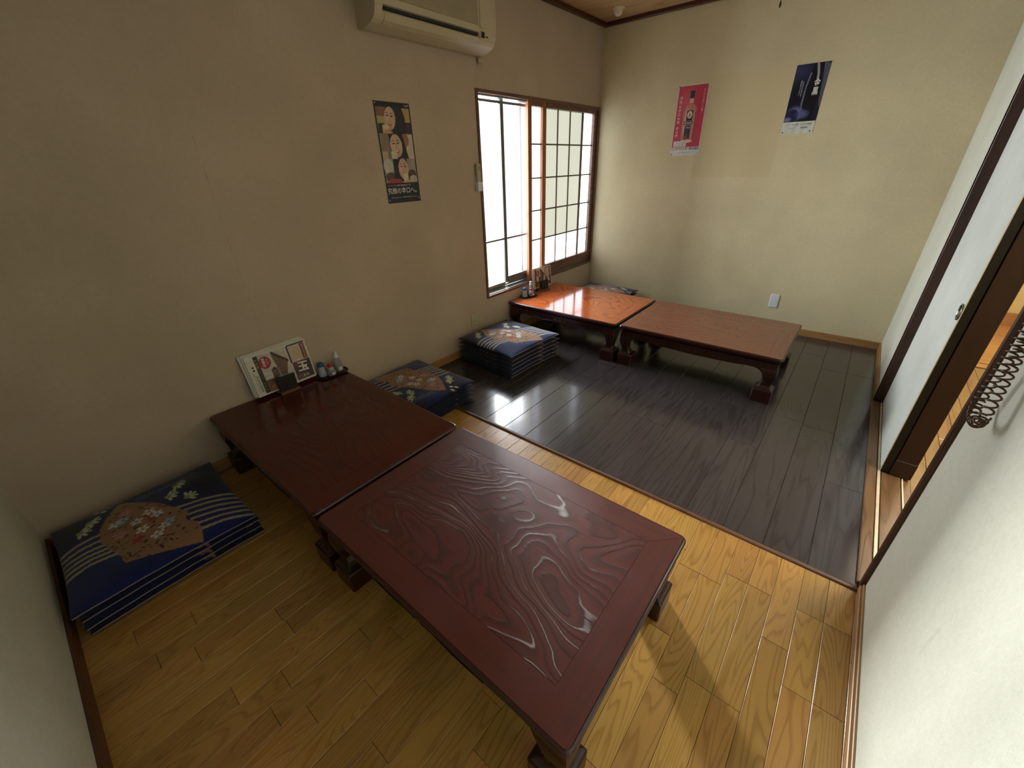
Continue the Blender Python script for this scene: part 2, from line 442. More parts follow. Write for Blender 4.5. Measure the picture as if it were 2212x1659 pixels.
M['ac'] = plain('yellowed_plastic', (205, 192, 160), 0.5, var=0.05, nscale=6)
M['ac_front'] = plain('yellowed_grille', (178, 164, 134), 0.6, var=0.08, nscale=10)
M['black'] = plain('black_plastic', (20, 19, 20), 0.35)
M['stand'] = plain('black_wood_block', (26, 23, 22), 0.45)
M['standb'] = wood('brown_wood_base', (128, 88, 66), (96, 64, 48), 0.45, axis=1, k=5)
M['blue'] = plain('blue_cap', (44, 96, 150), 0.35, var=0.05)
M['red'] = plain('red_cap', (190, 30, 30), 0.3, var=0.05)
M['pin'] = plain('pin_head', (200, 196, 184), 0.3, 0.6)
M['pin_k'] = plain('dark_pin_head', (52, 44, 36), 0.4, 0.4)
M['coil'] = plain('brown_cord', (92, 62, 44), 0.4)
M['glassw'] = None
def glassmat(name, col, rough=0.05, trans=0.85):
    t = NT(name); v = t.coords(); n = t.noise(v, 30, 2)
    t.base(t.mix(t.math('MULTIPLY', n, 0.1), rgba(col), (1, 1, 1, 1))); t.rough(rough)
    t.b.inputs['Transmission Weight'].default_value = trans; t.b.inputs['IOR'].default_value = 1.2
    return t.m
M['glassw'] = glassmat('clear_jar_glass', (236, 240, 240), 0.08, 0.7)
M['frost'] = glassmat('frosted_bottle', (214, 226, 240), 0.35, 0.45)
M['salt'] = plain('white_contents', (226, 224, 216), 0.8, var=0.05)
M['pepper'] = plain('red_brown_contents', (150, 84, 60), 0.8, var=0.2, nscale=300)
M['corrwall'] = wallmat('corridor_wall', (224, 204, 146))
M['corrskirt'] = plain('corridor_skirting', (176, 126, 78), 0.5)
M['tape'] = plain('dark_groove', (44, 30, 20), 0.6)
M['lampw'] = plain('detector_plastic', (222, 208, 176), 0.4, var=0.03)
M['rail'] = plain('white_rail', (226, 214, 184), 0.3, var=0.08)
M['stringm'] = plain('lamp_string', (190, 180, 150), 0.8)

# ------------------------------------------------------------------ the room shell
T = 0.15
# window wall x = 0 with opening
WY0, WY1, WZ0, WZ1 = -1.745, -0.004, 0.407, 1.869
b = MB()
b.box(-T, 0, -L-T, WY0, -0.1, 2.6); b.box(-T, 0, WY0, T, -0.1, WZ0); b.box(-T, 0, WY0, T, WZ1, 2.6); b.box(-T, 0, WY1, T, WZ0, WZ1)
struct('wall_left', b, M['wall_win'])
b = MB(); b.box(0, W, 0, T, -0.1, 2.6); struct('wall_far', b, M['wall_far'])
b = MB(); b.box(0, W+T, -L-T, -L, -0.1, 2.6); struct('wall_near', b, M['wall_near'])
DY0, DY1, DZ = -2.675, -1.012, 1.80
b = MB()
b.box(W, W+T, -L, DY0, -0.1, 2.6); b.box(W, W+T, DY1, T, -0.1, 2.6); b.box(W, W+T, DY0, DY1, DZ, 2.6)
struct('wall_right', b, M['wall_door'])
# ceiling: backing + boards
b = MB(); b.box(-T, W+T, -L-T, T, HC+0.012, 2.6)
ceil = struct('ceiling', b, M['subfloor'])
nb = 10; bw = (L)/nb
for i in range(nb):
    boxo('ceiling_board', M['ceil'], ceil, 0.0, W, -L+i*bw+0.002, -L+(i+1)*bw-0.002, HC, HC+0.012, c=0.002)
# cornice
for k, (nm, a) in enumerate((('trim_1', (0, 0.036, -L, 0, 2.46, HC)), ('trim_2', (0.036, W, -0.036, 0, 2.46, HC)),
                             ('trim_3', (W-0.036, W, -L, -0.036, 2.46, HC)), ('trim_4', (0.036, W-0.036, -L, -L+0.036, 2.46, HC)))):
    b = MB(); b.box(*a, c=0.003); struct(nm, b, M['cornice'])

# floor with planks
b = MB(); b.box(-0.02, W+0.02, -L, 0, -0.08, -0.014)
floor = struct('floor', b, M['subfloor'])
pm = {}
def plank(w, ln, h, mat, parent, x, y, z, name='plank', ax=1, ch=0.0012):
    key = (round(w, 4), round(ln, 4), h, mat.name, ax)
    if key not in pm:
        mb = MB(); a, b_ = (w/2, ln/2) if ax == 1 else (ln/2, w/2)
        r0 = [(-a, -b_, -h), (a, -b_, -h), (a, b_, -h), (-a, b_, -h)]
        r1 = [(-a, -b_, -ch), (a, -b_, -ch), (a, b_, -ch), (-a, b_, -ch)]
        r2 = [(-a+ch, -b_+ch, 0), (a-ch, -b_+ch, 0), (a-ch, b_-ch, 0), (-a+ch, b_-ch, 0)]
        mb.loft([r0, r1, r2]); pm[key] = mb.mesh(name, mat)
    return link(name, pm[key], parent, (x, y, z))
# oak strips: seams every 0.0777 m
x = 1.969 - 25*0.0777; k = 0
while x < W-0.002:
    xa, xb = max(x, 0.0), min(x+0.0777, W)
    y = -B
    first = True
    while y > -L+0.001:
        ln = random.choice((0.30, 0.455, 0.606)) if not first else random.choice((0.18, 0.21, 0.31, 0.39, 0.60))
        if first and 2.04 < x < 2.06: ln = 0.20
        if first and 2.11 < x < 2.14: ln = 0.276
        if first and 2.19 < x < 2.22: ln = 0.276
        y2 = max(-L, y-ln)
        if y2 + L < 0.05: y2 = -L
        plank(xb-xa-0.0008, y-y2-0.0008, 0.014, M['oak'], floor, (xa+xb)/2, (y+y2)/2, 0)
        y = y2; first = False
    x += 0.0777; k += 1
# dark laminate boards: seams every 0.1555 m
x = 2.516 - 17*0.1553
while x < W-0.005:
    xa, xb = max(x, 0.0), min(x+0.1553, W)
    if xb - xa < 0.01: x += 0.1553; continue
    cuts = [-2.682, random.uniform(-2.2, -1.2), random.uniform(-0.9, -0.4), 0.0]
    if 0.6 < x < 0.82: cuts[1] = -1.93
    for p, q in zip(cuts, cuts[1:]):
        plank(xb-xa-0.0004, q-p-0.0004, 0.018, M['dark'], floor, (xa+xb)/2, (p+q)/2, 0.004, ch=0.0022)
    x += 0.1553
# strip between the two floors
b = MB(); n = 10
b.loft([[(xx, -2.706 + 0.026*i/n, (0.0 if i in (0, n) else 0.009*math.sin(math.pi*i/n)**0.5)) for i in range(n+1)] for xx in (0.012, W-0.012)])
struct('trim_5', b, M['strip'])
# baseboards
def bb(name, a, mat):
    b = MB(); b.box(*a, c=0.002); return struct(name, b, mat)
bb('baseboard_left', (0, 0.012, -L+0.012, -0.012, 0.0, 0.062), M['base'])
bb('baseboard_far', (0, W-0.012, -0.012, 0, 0.0, 0.062), M['basex'])
o = bb('baseboard_near', (0, W-0.012, -L, -L+0.012, 0.0, 0.062), M['based'])
bb('baseboard_right_far', (W-0.012, W, DY1+0.03, 0.0, 0.0, 0.062), M['base'])
o = bb('baseboard_right_near', (W-0.014, W, -L, -2.693, 0.0, 0.030), M['base'])
boxo('baseboard_moulding', M['base'], o, W-0.007, W, -L, -2.693, 0.030, 0.040, c=0.0015)

# ------------------------------------------------------------------ doorway
b = MB(); b.box(W-0.012, W+0.10, DY1-0.022, DY1+0.020, 0.016, DZ+0.03, c=0.003)
b.box(W-0.012, W-0.004, DY1-0.028, DY1+0.026, 0.016, DZ+0.03, c=0.001)
struct('trim_6', b, M['jamb'])                        # far jamb
b = MB(); b.box(W-0.013, W+0.10, -2.690, -2.664, 0.0, DZ+0.03, c=0.003)
struct('trim_7', b, M['jamb'])                        # near jamb, proud of the wall
b = MB(); b.box(W-0.013, W+0.10, -2.664, DY1-0.022, DZ, DZ+0.03, c=0.003); struct('trim_8', b, M['jamb'])
sill = empty('trim_9', kind='structure')
boxo('sill_board', M['sill'], sill, W-0.020, W+0.020, -2.664, DY1-0.022, 0.0, 0.016, c=0.003)
boxo('sliding_rail', M['rail'], sill, W+0.024, W+0.036, -2.664, DY1-0.022, 0.0, 0.012, c=0.001)
boxo('sill_board', M['sill'], sill, W+0.040, W+0.112, -2.664, DY1-0.022, 0.0, 0.010, c=0.002)
boxo('sliding_rail', M['rail'], sill, W+0.116, W+0.122, -2.664, DY1-0.022, 0.0, 0.009, c=0.001)
boxo('track_bed', M['sill'], sill, W-0.018, W+0.15, -2.664, DY1-0.022, -0.05, 0.001)
# fusuma
d1 = empty('door_1', kind='structure')
FY0, FY1, FX0, FX1 = -1.850, -0.99, W+0.033, W+0.064
boxo('paper_face', M['fusuma'], d1, FX0+0.001, FX1-0.001, FY0+0.004, FY1, 0.018, 1.79)
b = MB(); b.box(FX0, FX1, FY0, FY0+0.004, 0.014, 1.795, c=0.001)
b.box(FX0, FX1, FY0, FY1, 0.014, 0.018); b.obj('lacquered_edge', M['lacquer'], d1)
b = MB(); b.box(FX0-0.002, FX0+0.001, FY0-0.001, FY0+0.0025, 0.014, 1.795); b.obj('edge_glint', M['rail'], d1)  # pale strip stands in for light caught along the panel's edge
pl = MB(); n = 28
def circ(r, xx, cy=-1.806, cz=0.822): return [(xx, cy+r*math.cos(2*math.pi*i/n), cz+r*math.sin(2*math.pi*i/n)) for i in range(n)]
pl.loft([circ(0.034, FX0), circ(0.034, FX0-0.004), circ(0.028, FX0-0.005), circ(0.026, FX0-0.0005)], True, True)
pl.obj('finger_pull', M['steel'], d1)
pl = MB(); pl.loft([circ(0.0255, FX0-0.0012), circ(0.0255, FX0-0.0006)]); pl.obj('pull_cup', M['black'], d1)
d2 = empty('door_2', kind='structure')
M['jamb2'] = wood('dark_door_wood', (54, 32, 23), (36, 20, 15), 0.5, axis=2, k=3, stretch=12)
boxo('wooden_panel', M['jamb2'], d2, W+0.067, W+0.146, -1.853, -0.99, 0.012, 1.79, c=0.002)
boxo('lower_rail', M['jamb2'], d2, W+0.066, W+0.147, -1.855, -1.80, 0.012, 0.10, c=0.002)

# corridor beyond
b = MB(); b.box(W, 4.4, -3.9, 1.5, -0.1, -0.018); cf = struct('corridor_floor', b, M['subfloor'])
b = MB(); b.box(4.1, 4.25, -3.9, 1.5, -0.1, 2.5); struct('wall_corridor_side', b, M['corrwall'])
b = MB(); b.box(W+T, 4.25, 1.31, 1.45, -0.1, 2.5); struct('wall_corridor_far', b, M['corrwall'])
b = MB(); b.box(W+T, 4.25, -3.9, -3.75, -0.1, 2.5); struct('wall_corridor_near', b, M['corrwall'])
b = MB(); b.box(W, 4.25, -3.9, 1.5, 2.42, 2.5); struct('ceiling_corridor', b, M['ceil'])
b = MB(); b.box(W, W+T, T, 1.5, -0.1, 2.5); b.box(W, W+T, -L, 1.5, 2.5, 2.6); struct('wall_corridor_inner', b, M['corrwall'])
x = W+0.15; i = 0
while x < 4.09:
    y = -3.74 if i % 2 else -3.4
    ys = [-3.75] + [yy for yy in np.arange(y+0.9, -0.2, 1.2)] + [0.0]
    for p, q in zip(ys, ys[1:]):
        plank(0.0648, q-p-0.001, 0.018, M['corr'], cf, x+0.0328, (p+q)/2, 0.0, ch=0.0018)
    x += 0.0656; i += 1
boxo('threshold', M['tape'], cf, W+0.155, 4.10, 0.000, 0.018, -0.018, 0.0015)
boxo('threshold', M['corr2'], cf, W+0.155, 4.10, 0.019, 0.104, -0.018, 0.002)
boxo('threshold', M['tape'], cf, W+0.155, 4.10, 0.105, 0.122, -0.018, 0.0015)
for i in range(8):
    plank(0.146, 1.25, 0.018, M['corr2'], cf, W+0.78, 0.125+0.148*i+0.073, 0.0, ax=0)
b = MB(); b.box(W+T, 4.10, 1.295, 1.31, 0.0, 0.118, c=0.002); struct('baseboard_corridor', b, M['corrskirt'])

# ------------------------------------------------------------------ window
win = empty('window_1', kind='structure')
def wb(name, mat, *a, c=0.0015): return boxo(name, mat, win, *a, c=c)
wb('frame_board', M['winwood'], -0.13, 0.010, WY0, WY0+0.022, WZ0, WZ1)
wb('frame_board', M['winwood'], -0.13, 0.010, -0.030, -0.002, WZ0, WZ1)
wb('frame_board', M['winwood'], -0.13, 0.010, WY0+0.022, -0.030, WZ1-0.022, WZ1)
wb('frame_board', M['winwood'], -0.005, 0.012, WY0+0.022, -0.030, WZ0, WZ0+0.020)
wb('frame_board', M['winwood'], -0.13, -0.005, WY0+0.022, -0.030, WZ0, WZ0+0.016)
# aluminium tracks at sill and head
for i, (xx, zz) in enumerate(((-0.010, 0.444), (-0.030, 0.450), (-0.052, 0.458), (-0.078, 0.466))):
    wb('track_rail', M['alu'], xx-0.006, xx, WY0+0.022, -0.030 if i > 1 else -1.15, WZ0+0.016, zz-0.012, c=0.0008)
    wb('track_rail', M['alu'], xx-0.006, xx, WY0+0.022, -0.030 if i > 1 else -1.15, WZ1-0.034+0.001*i, WZ1-0.022, c=0.0008)
wb('track_bed', M['alu'], -0.128, -0.005, WY0+0.022, -0.030, WZ0+0.016, WZ0+0.026)
# aluminium sashes (clear glass)
wb('sash_stile_or_shade', M['aludk'], -0.075, -0.055, -1.423, -1.386, 0.47, WZ1-0.03)
wb('sash_stile_or_shade', M['alu'], -0.072, -0.058, WY0+0.022, WY0+0.036, 0.45, WZ1-0.03)
wb('sash_rail', M['aludk'], -0.078, -0.056, WY0+0.022, -0.03, 1.808, 1.826)
wb('sash_rail', M['aludk'], -0.072, -0.060, WY0+0.030, -1.423, 0.838, 0.853)
wb('sash_rail', M['aludk'], -0.072, -0.060, -1.386, -0.03, 0.838, 0.853)
wb('sash_rail', M['aludk'], -0.078, -0.056, -1.386, -0.03, 0.455, 0.520)
wb('sash_rail', M['alu'], -0.078, -0.060, WY0+0.030, -1.423, 0.450, 0.478)
def pane(mat, y0, y1, z0, z1, x=-0.066): boxo('pane', mat, win, x-0.004, x, y0, y1, z0, z1)
for y0, y1 in ((WY0+0.036, -1.423), (-1.386, -1.10)):
    pane(M['pane_clear'], y0, y1, 0.850, 1.808); pane(M['pane_clear'], y0, y1, 0.478 if y0 < -1.5 else 0.520, 0.840)
# wooden shoji sashes
SX0, SX1 = -0.034, -0.004
def stile(y0, y1, x0=SX0, x1=SX1): boxo('shoji_stile', M['winwoodz'], win, x0, x1, y0, y1, WZ0+0.030, WZ1-0.020, c=0.002)
stile(-1.143, -1.092); stile(-0.940, -0.900); stile(-0.900, -0.874, SX0-0.004, SX1-0.010)
boxo('shoji_stile', M['winwood'], win, SX0, SX1, -0.082, -0.034, WZ0+0.030, WZ1-0.020, c=0.002)
for (y0, y1) in ((-1.092, -0.940), (-0.874, -0.082)):
    boxo('shoji_rail', M['winwood'], win, SX0, SX1-0.002, y0, y1, 1.812, WZ1-0.020, c=0.002)
    boxo('shoji_rail', M['winwood'], win, SX0, SX1-0.002, y0, y1, WZ0+0.030, 0.535 if y0 > -0.9 else 0.515, c=0.002)
zs = [0.535, 0.785, 1.035, 1.296, 1.551, 1.812]; ysm = [-0.874, -0.685, -0.485, -0.275, -0.082]
for z in zs[1:-1]:
    boxo('muntin', M['muntin'], win, -0.030, -0.020, -0.874, -0.082, z-0.0055, z+0.0055)
    boxo('muntin', M['muntin'], win, -0.030, -0.020, -1.092, -0.940, z-0.0055, z+0.0055)
for y in ysm[1:-1]:
    boxo('muntin', M['muntin'], win, -0.031, -0.021, y-0.004, y+0.004, 0.535, 1.812)
for j in range(5):
    for i in range(4):
        mt = M['pane_white'] if (i == 3 or j == 0) else M['pane_paper']
        pane(mt, ysm[i]+0.003, ysm[i+1]-0.003, zs[j]+0.0035, zs[j+1]-0.0035, -0.031)
    pane(M['pane_white'], -1.092, -0.940, (zs[j] if j else 0.515)+0.0035, zs[j+1]-0.0035, -0.031)
boxo('sash_stile_or_shade', M['aludk'], win, -0.0305, -0.0295, -0.262, -0.240, 0.535, 1.812)  # dark strip laid on the panes as the shadow of the frame behind
# glowing sheet as daylight backing outside (closes the opening behind the panes)
boxo('daylight_backing', M['pane_paper'], win, -0.125, -0.120, -1.095, -0.03, WZ0+.03, WZ1-.03)
boxo('outer_stile', M['aludk'], win, -0.128, -0.112, -1.120, -1.094, WZ0+.03, WZ1-.03)

# ------------------------------------------------------------------ tables
TH = 0.3226
def rrect(x0, x1, y0, y1, r, z, n=5):
    P = []
    for cx, cy, a0 in ((x1-r, y1-r, 0), (x0+r, y1-r, 90), (x0+r, y0+r, 180), (x1-r, y0+r, 270)):
        for i in range(n+1):
            a = math.radians(a0+90*i/n); P.append((cx+r*math.cos(a), cy+r*math.sin(a), z))
    return P
def table(nm, cx, cy, lx, ly, mats, label):
    root = empty('low_table', (cx, cy, 0), label=label, cat='table', group='low lacquered tables')
    hx, hy = lx/2, ly/2
    b = MB(); prof = [(0.290, .020), (0.293, .012), (0.298, .012), (0.301, .004), (0.308, .000), (0.314, .000), (0.3190, .003), (0.3205, .0065), (0.3215, .0075)]
    b.loft([rrect(-hx+i, hx-i, -hy+i, hy-i, max(0.004, 0.022-i*0.5), z) for z, i in prof], True)
    b.obj('table_top', M['mould'], root)
    # mitred border boards and centre panel, inlaid flush
    e, w_, zt, zb = 0.0095, 0.088, TH, TH-0.0022
    def cor(sx, sy, d=0.0, r=0.012):
        X, Y = sx*(hx-e), sy*(hy-e)
        return [(X, Y-sy*r), (X-sx*r*0.29, Y-sy*r*0.29), (X-sx*r, Y)]
    inn = lambda sx, sy: (sx*(hx-e-w_), sy*(hy-e-w_))
    g = 0.0004
    for s_ in (-1, 1):
        a, c_ = cor(-1, s_), cor(1, s_)
        poly = [a[1], a[2], c_[2], c_[1], inn(1, s_), inn(-1, s_)]
        b = MB(); b.prism([(px, py-s_*0) for px, py in poly], lambda p, q, d: (p, q, d), zb, zt); b.obj('border_board', mats[1], root)
        a, c_ = cor(s_, -1), cor(s_, 1)
        poly = [a[1], a[0], c_[0], c_[1], inn(s_, 1), inn(s_, -1)]
        b = MB(); b.prism([(px, py) for px, py in poly], lambda p, q, d: (p, q, d), zb, zt-0.0002); b.obj('border_board', mats[2], root)
    px, py = hx-e-w_-0.0008, hy-e-w_-0.0008
    boxo('centre_panel', mats[0], root, -px, px, -py, py, zb, zt, c=0.0002)
    boxo('frieze', M['mould'], root, -hx+.032, hx-.032, -hy+.032, hy-.032, 0.262, 0.292)
    # aprons with a scalloped lower edge
    low = [(.075, .135), (.083, .165), (.088, .188), (.100, .210), (.120, .224), (.150, .231), (.190, .232), (.235, .226), (.30, .222)]
    def apron(half):
        pts = [(-half+t, z) for t, z in low] + [(0, .217)] + [(half-t, z) for t, z in low[::-1]]
        return [(-half+.06, .275)] + [(-half+.06, .135)] + pts + [(half-.06, .135), (half-.06, .275)]
    for s_ in (-1, 1):
        y_ = s_*(hy-.024)
        b = MB(); b.prism(apron(hx), lambda p, q, d: (p, d, q), y_-s_*0.018, y_); 
        b.prism([(-hx+.03, .268), (hx-.03, .268), (hx-.03, .279), (-hx+.03, .279)], lambda p, q, d: (p, d, q), y_-s_*0.004, y_+s_*0.006)
        ap = b.obj('apron', M['leg'], root)
        cv = MB()
        yy = y_ + s_*0.002
        def sp(cx_, cz_, r, turn, sgn):
            return [(cx_+sgn*r*(1-t*0.75)*math.cos(turn*t*6.28), yy, cz_+r*0.8*(1-t*0.75)*math.sin(turn*t*6.28)) for t in np.linspace(0, 1, 22)]
        for sg in (-1, 1):
            cv.tube(sp(sg*0.022, 0.238, 0.017, 1.6, sg), 0.0028, 6)
            cv.tube(sp(sg*0.060, 0.240, 0.012, 1.4, -sg), 0.0022, 6)
            cv.tube([(sg*t, yy, 0.2265+0.004*math.sin(t*30)) for t in np.linspace(0.02, 0.26, 20)], 0.0020, 6)
            for q in (0.10, 0.15, 0.19, 0.225, 0.255):
                cv.tube([(sg*q-0.006, yy, 0.236), (sg*q, yy-0*s_, 0.240), (sg*q+0.006, yy, 0.236)], lambda t: 0.0028*math.sin(math.pi*min(max(t, .1), .9)), 6)
        cv.obj('carving', M['leg'], ap)
        x_ = s_*(hx-.024)
        b = MB(); b.prism(apron(hy), lambda p, q, d: (d, p, q), x_-s_*0.018, x_)
        b.prism([(-hy+.03, .268), (hy-.03, .268), (hy-.03, .279), (-hy+.03, .279)], lambda p, q, d: (d, p, q), x_-s_*0.004, x_+s_*0.006)
        b.obj('apron', M['leg'], root)
    lv = [(0.0, .012, .118), (.004, .009, .121), (.088, .009, .121), (.094, .013, .117), (.098, .020, .109), (.106, .027, .098), (.120, .031, .088),
          (.140, .028, .080), (.160, .021, .078), (.185, .015, .082), (.205, .014, .090), (.225, .015, .104), (.240, .018, .118), (.268, .020, .120), (.275, .020, .120)]
    for sx in (-1, 1):
        for sy in (-1, 1):
            rings = []
            for z, o_, i_ in lv:
                c_ = 0.004
                xs = (hx-i_, hx-o_); ys_ = (hy-i_, hy-o_)
                r = [(xs[0]+c_, ys_[0]), (xs[1]-c_, ys_[0]), (xs[1], ys_[0]+c_), (xs[1], ys_[1]-c_), (xs[1]-c_, ys_[1]), (xs[0]+c_, ys_[1]), (xs[0], ys_[1]-c_), (xs[0], ys_[0]+c_)]
                rings.append([(sx*p, sy*q, z) for p, q in r])
            b = MB(); b.loft(rings); lg = b.obj('leg', M['leg'], root)
    return root
tA = table('A', 0.541, -1.094, 1.062, 0.786, TM['A'], 'low wooden table under the window with a glossy orange wood top')
tB = table('B', 1.629, -1.094, 1.076, 0.768, TM['B'], 'low red-brown table along the far wall, end-on to the orange one, nothing on it')
tC = table('C', 0.547, -3.503, 1.074, 0.724, TM['C'], 'low dark mahogany table against the dim wall, menus and jars on its end')
tD = table('D', 1.629, -3.502, 1.058, 0.722, TM['D'], 'nearest low table with a worn swirling grain top, bare, on the oak floor')

# ------------------------------------------------------------------ cushions
NV = (38, 44, 92)
def cushion_paint(n, plainedge=False):
    p = Paint(n, n, 1.0, 1.0, (26, 38, 98))
    X = lambda x, y: ((x-0.07)/0.58, (y+4.53)/0.59)     # measured on the near stack
    # darker indigo area near the wall side corners
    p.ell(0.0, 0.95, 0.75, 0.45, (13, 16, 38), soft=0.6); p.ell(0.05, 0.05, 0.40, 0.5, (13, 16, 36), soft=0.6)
    fan = [X(*q) for q in [(0.105,-4.309),(0.128,-4.278),(0.191,-4.23),(0.27,-4.186),(0.364,-4.143),(0.428,-4.118),(0.486,-4.138),(0.532,-4.11),(0.586,-4.114),(0.645,-4.133),(0.61,-4.22),(0.604,-4.234),(0.551,-4.358),(0.495,-4.364),(0.443,-4.379),(0.342,-4.404),(0.248,-4.391),(0.171,-4.35)]]
    cream = (176, 166, 142)
    L0 = [X(*q) for q in [(0.297,-4.53),(0.331,-4.53),(0.363,-4.53),(0.394,-4.53),(0.423,-4.53),(0.453,-4.53)]]
    L1 = [X(*q) for q in [(0.285,-4.40),(0.33,-4.39),(0.375,-4.38),(0.41,-4.37),(0.44,-4.36),(0.47,-4.36)]]
    R0 = [X(*q) for q in [(0.355,-4.17),(0.400,-4.15),(0.45,-4.13),(0.495,-4.12),(0.54,-4.12),(0.58,-4.12)]]
    R1 = [X(*q) for q in [(0.435,-3.94),(0.475,-3.94),(0.515,-3.94),(0.555,-3.94),(0.595,-3.94),(0.635,-3.94)]]
    for a, b_ in list(zip(L0, L1)) + list(zip(R0, R1)):
        mid = ((a[0]+b_[0])/2-0.018, (a[1]+b_[1])/2); p.line([a, mid, b_], 0.026, cream)
    fm = p.pmask(fan); p.put(fm, (164, 124, 90))
    r = np.random.default_rng(3)
    # flowers, leaves and dark dashes over the fan
    F = [X(*q) for q in [(0.27,-4.344),(0.268,-4.315),(0.446,-4.207),(0.357,-4.23),(0.363,-4.345),(0.4,-4.273),(0.341,-4.21),(0.431,-4.188),(0.33,-4.28),(0.45,-4.30),(0.22,-4.30),(0.30,-4.23),(0.48,-4.24)]]
    for i in range(150):
        cx, cy = r.uniform(0.15, 0.88), r.uniform(0.25, 0.70)
        p.ell(cx, cy, r.uniform(.006, .022), r.uniform(.004, .009), (70, 46, 40) if r.random() < .75 else (110, 104, 70), r.uniform(0, 3.1), clip=fm)
    cols = [(222, 232, 232), (150, 196, 214), (232, 214, 214), (176, 60, 64), (214, 140, 140), (236, 226, 214)]
    for i, (cx, cy) in enumerate(F):
        c = cols[i % len(cols)]
        for k in range(5):
            a = k*1.2566+i; p.ell(cx+0.024*math.cos(a), cy+0.024*math.sin(a), 0.019, 0.011, c, a)
        p.ell(cx, cy, 0.010, 0.010, (170, 70, 60) if i % 2 else (120, 130, 150))
    for (x, y) in [(0.185,-4.106),(0.318,-4.092),(0.247,-4.15),(0.16,-4.414),(0.204,-4.45)]:
        cx, cy = X(x, y)
        for k in range(5):
            a = -1.1+k*0.62+cx*4; p.line([(cx, cy), (cx+0.062*math.cos(a), cy+0.062*math.sin(a))], 0.020, (206, 212, 176)); 
        p.ell(cx, cy, 0.022, 0.022, (150, 158, 110))
    for (x, y) in [(0.082,-4.344),(0.087,-4.383),(0.11,-4.36)]:
        cx, cy = X(x, y); p.ell(cx, cy, 0.022, 0.014, (214, 200, 200), 0.5)
    for a0 in (0.2, 0.5, 0.8):
        p.line([X(0.12+0.05*a0, -4.25), X(0.14+0.03*a0, -4.1), X(0.10+0.10*a0, -4.02)], 0.006, (110, 120, 150))
    p.line([X(0.62, -4.23), X(0.60, -4.36)], 0.05, (160, 122, 88), clip=fm)
    if plainedge:
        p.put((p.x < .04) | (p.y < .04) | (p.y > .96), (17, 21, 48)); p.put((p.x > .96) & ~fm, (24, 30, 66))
    return p
def cushion_mesh(name, n, hx, hy, thick, puff):
    p = cushion_paint(n, puff == 0)
    u, v = np.meshgrid(np.linspace(-1, 1, n), np.linspace(-1, 1, n))
    def outline(uu, vv):
        return hx*uu*(1-0.035*(1-vv**2)) , hy*vv*(1-0.035*(1-uu**2))
    x, y = outline(u, v)
    f = np.clip((1-np.abs(u)**7), 0, 1)**0.55*np.clip((1-np.abs(v)**7), 0, 1)**0.55
    rr = np.random.default_rng(int(n)); wr = 0
    for i in range(9): wr = wr + np.sin(u*rr.uniform(-9, 9)+v*rr.uniform(-9, 9)+rr.uniform(0, 6))
    zt = thick*0.5 + f*(thick*0.5 + puff*np.cos(u*1.35)*np.cos(v*1.35)) + 0.0007*wr*f
    zb = thick*0.5 - f*thick*0.5
    Vt = np.stack([x, y, zt], -1).reshape(-1, 3); Vb = np.stack([x, y, zb], -1).reshape(-1, 3)
    _, q = grid_mesh('', np.stack([x, y, zt], -1), None, None)
    N = n*n
    V = np.vstack([Vt, Vb]); Fc = np.vstack([q, (q+N)[:, ::-1]])
    ids = np.arange(N).reshape(n, n)
    ring = np.concatenate([ids[0, :-1], ids[:-1, -1], ids[-1, :0:-1], ids[:0:-1, 0]])
    side = np.stack([ring, ring+N, np.roll(ring, -1)+N, np.roll(ring, -1)], -1)
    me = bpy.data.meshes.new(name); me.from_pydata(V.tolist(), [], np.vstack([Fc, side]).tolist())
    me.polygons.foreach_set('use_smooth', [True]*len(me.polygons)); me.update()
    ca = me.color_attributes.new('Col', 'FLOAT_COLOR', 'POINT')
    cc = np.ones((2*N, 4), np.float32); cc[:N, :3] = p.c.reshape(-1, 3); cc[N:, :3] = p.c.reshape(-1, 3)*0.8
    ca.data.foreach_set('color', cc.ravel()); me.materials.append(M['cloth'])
    pb = MB(); t = np.linspace(-1, 1, 26)
    pb.tube([(hx*(1-0.035*(1-a*a))+0.001, hy*a, thick*0.5+0.0006*math.sin(a*13)) for a in t*0.985], 0.0022, 6)
    return me, pb.mesh(name+'_piping', M['piping'])
CH = 0.0335
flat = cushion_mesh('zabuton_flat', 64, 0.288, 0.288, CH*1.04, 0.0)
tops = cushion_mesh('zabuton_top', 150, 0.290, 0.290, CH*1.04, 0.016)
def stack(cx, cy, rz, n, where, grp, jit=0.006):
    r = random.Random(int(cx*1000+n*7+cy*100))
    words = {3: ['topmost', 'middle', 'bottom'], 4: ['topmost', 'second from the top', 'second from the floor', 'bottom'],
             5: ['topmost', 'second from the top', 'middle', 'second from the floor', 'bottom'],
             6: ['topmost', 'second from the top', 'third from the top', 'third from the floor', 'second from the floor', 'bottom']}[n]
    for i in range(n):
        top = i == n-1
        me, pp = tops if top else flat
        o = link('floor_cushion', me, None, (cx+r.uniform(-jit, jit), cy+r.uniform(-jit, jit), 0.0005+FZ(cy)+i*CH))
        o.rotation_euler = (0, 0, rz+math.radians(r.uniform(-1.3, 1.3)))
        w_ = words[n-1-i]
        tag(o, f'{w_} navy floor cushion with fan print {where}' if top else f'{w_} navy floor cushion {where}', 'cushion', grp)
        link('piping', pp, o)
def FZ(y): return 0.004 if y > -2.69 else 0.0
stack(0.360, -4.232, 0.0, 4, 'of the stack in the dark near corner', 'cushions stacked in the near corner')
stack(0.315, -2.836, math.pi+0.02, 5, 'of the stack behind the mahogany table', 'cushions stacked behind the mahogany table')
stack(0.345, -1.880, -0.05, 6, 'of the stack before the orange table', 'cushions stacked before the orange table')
stack(0.345, -0.345, math.pi, 6, 'of the stack in the far window corner', 'cushions stacked in the far window corner')

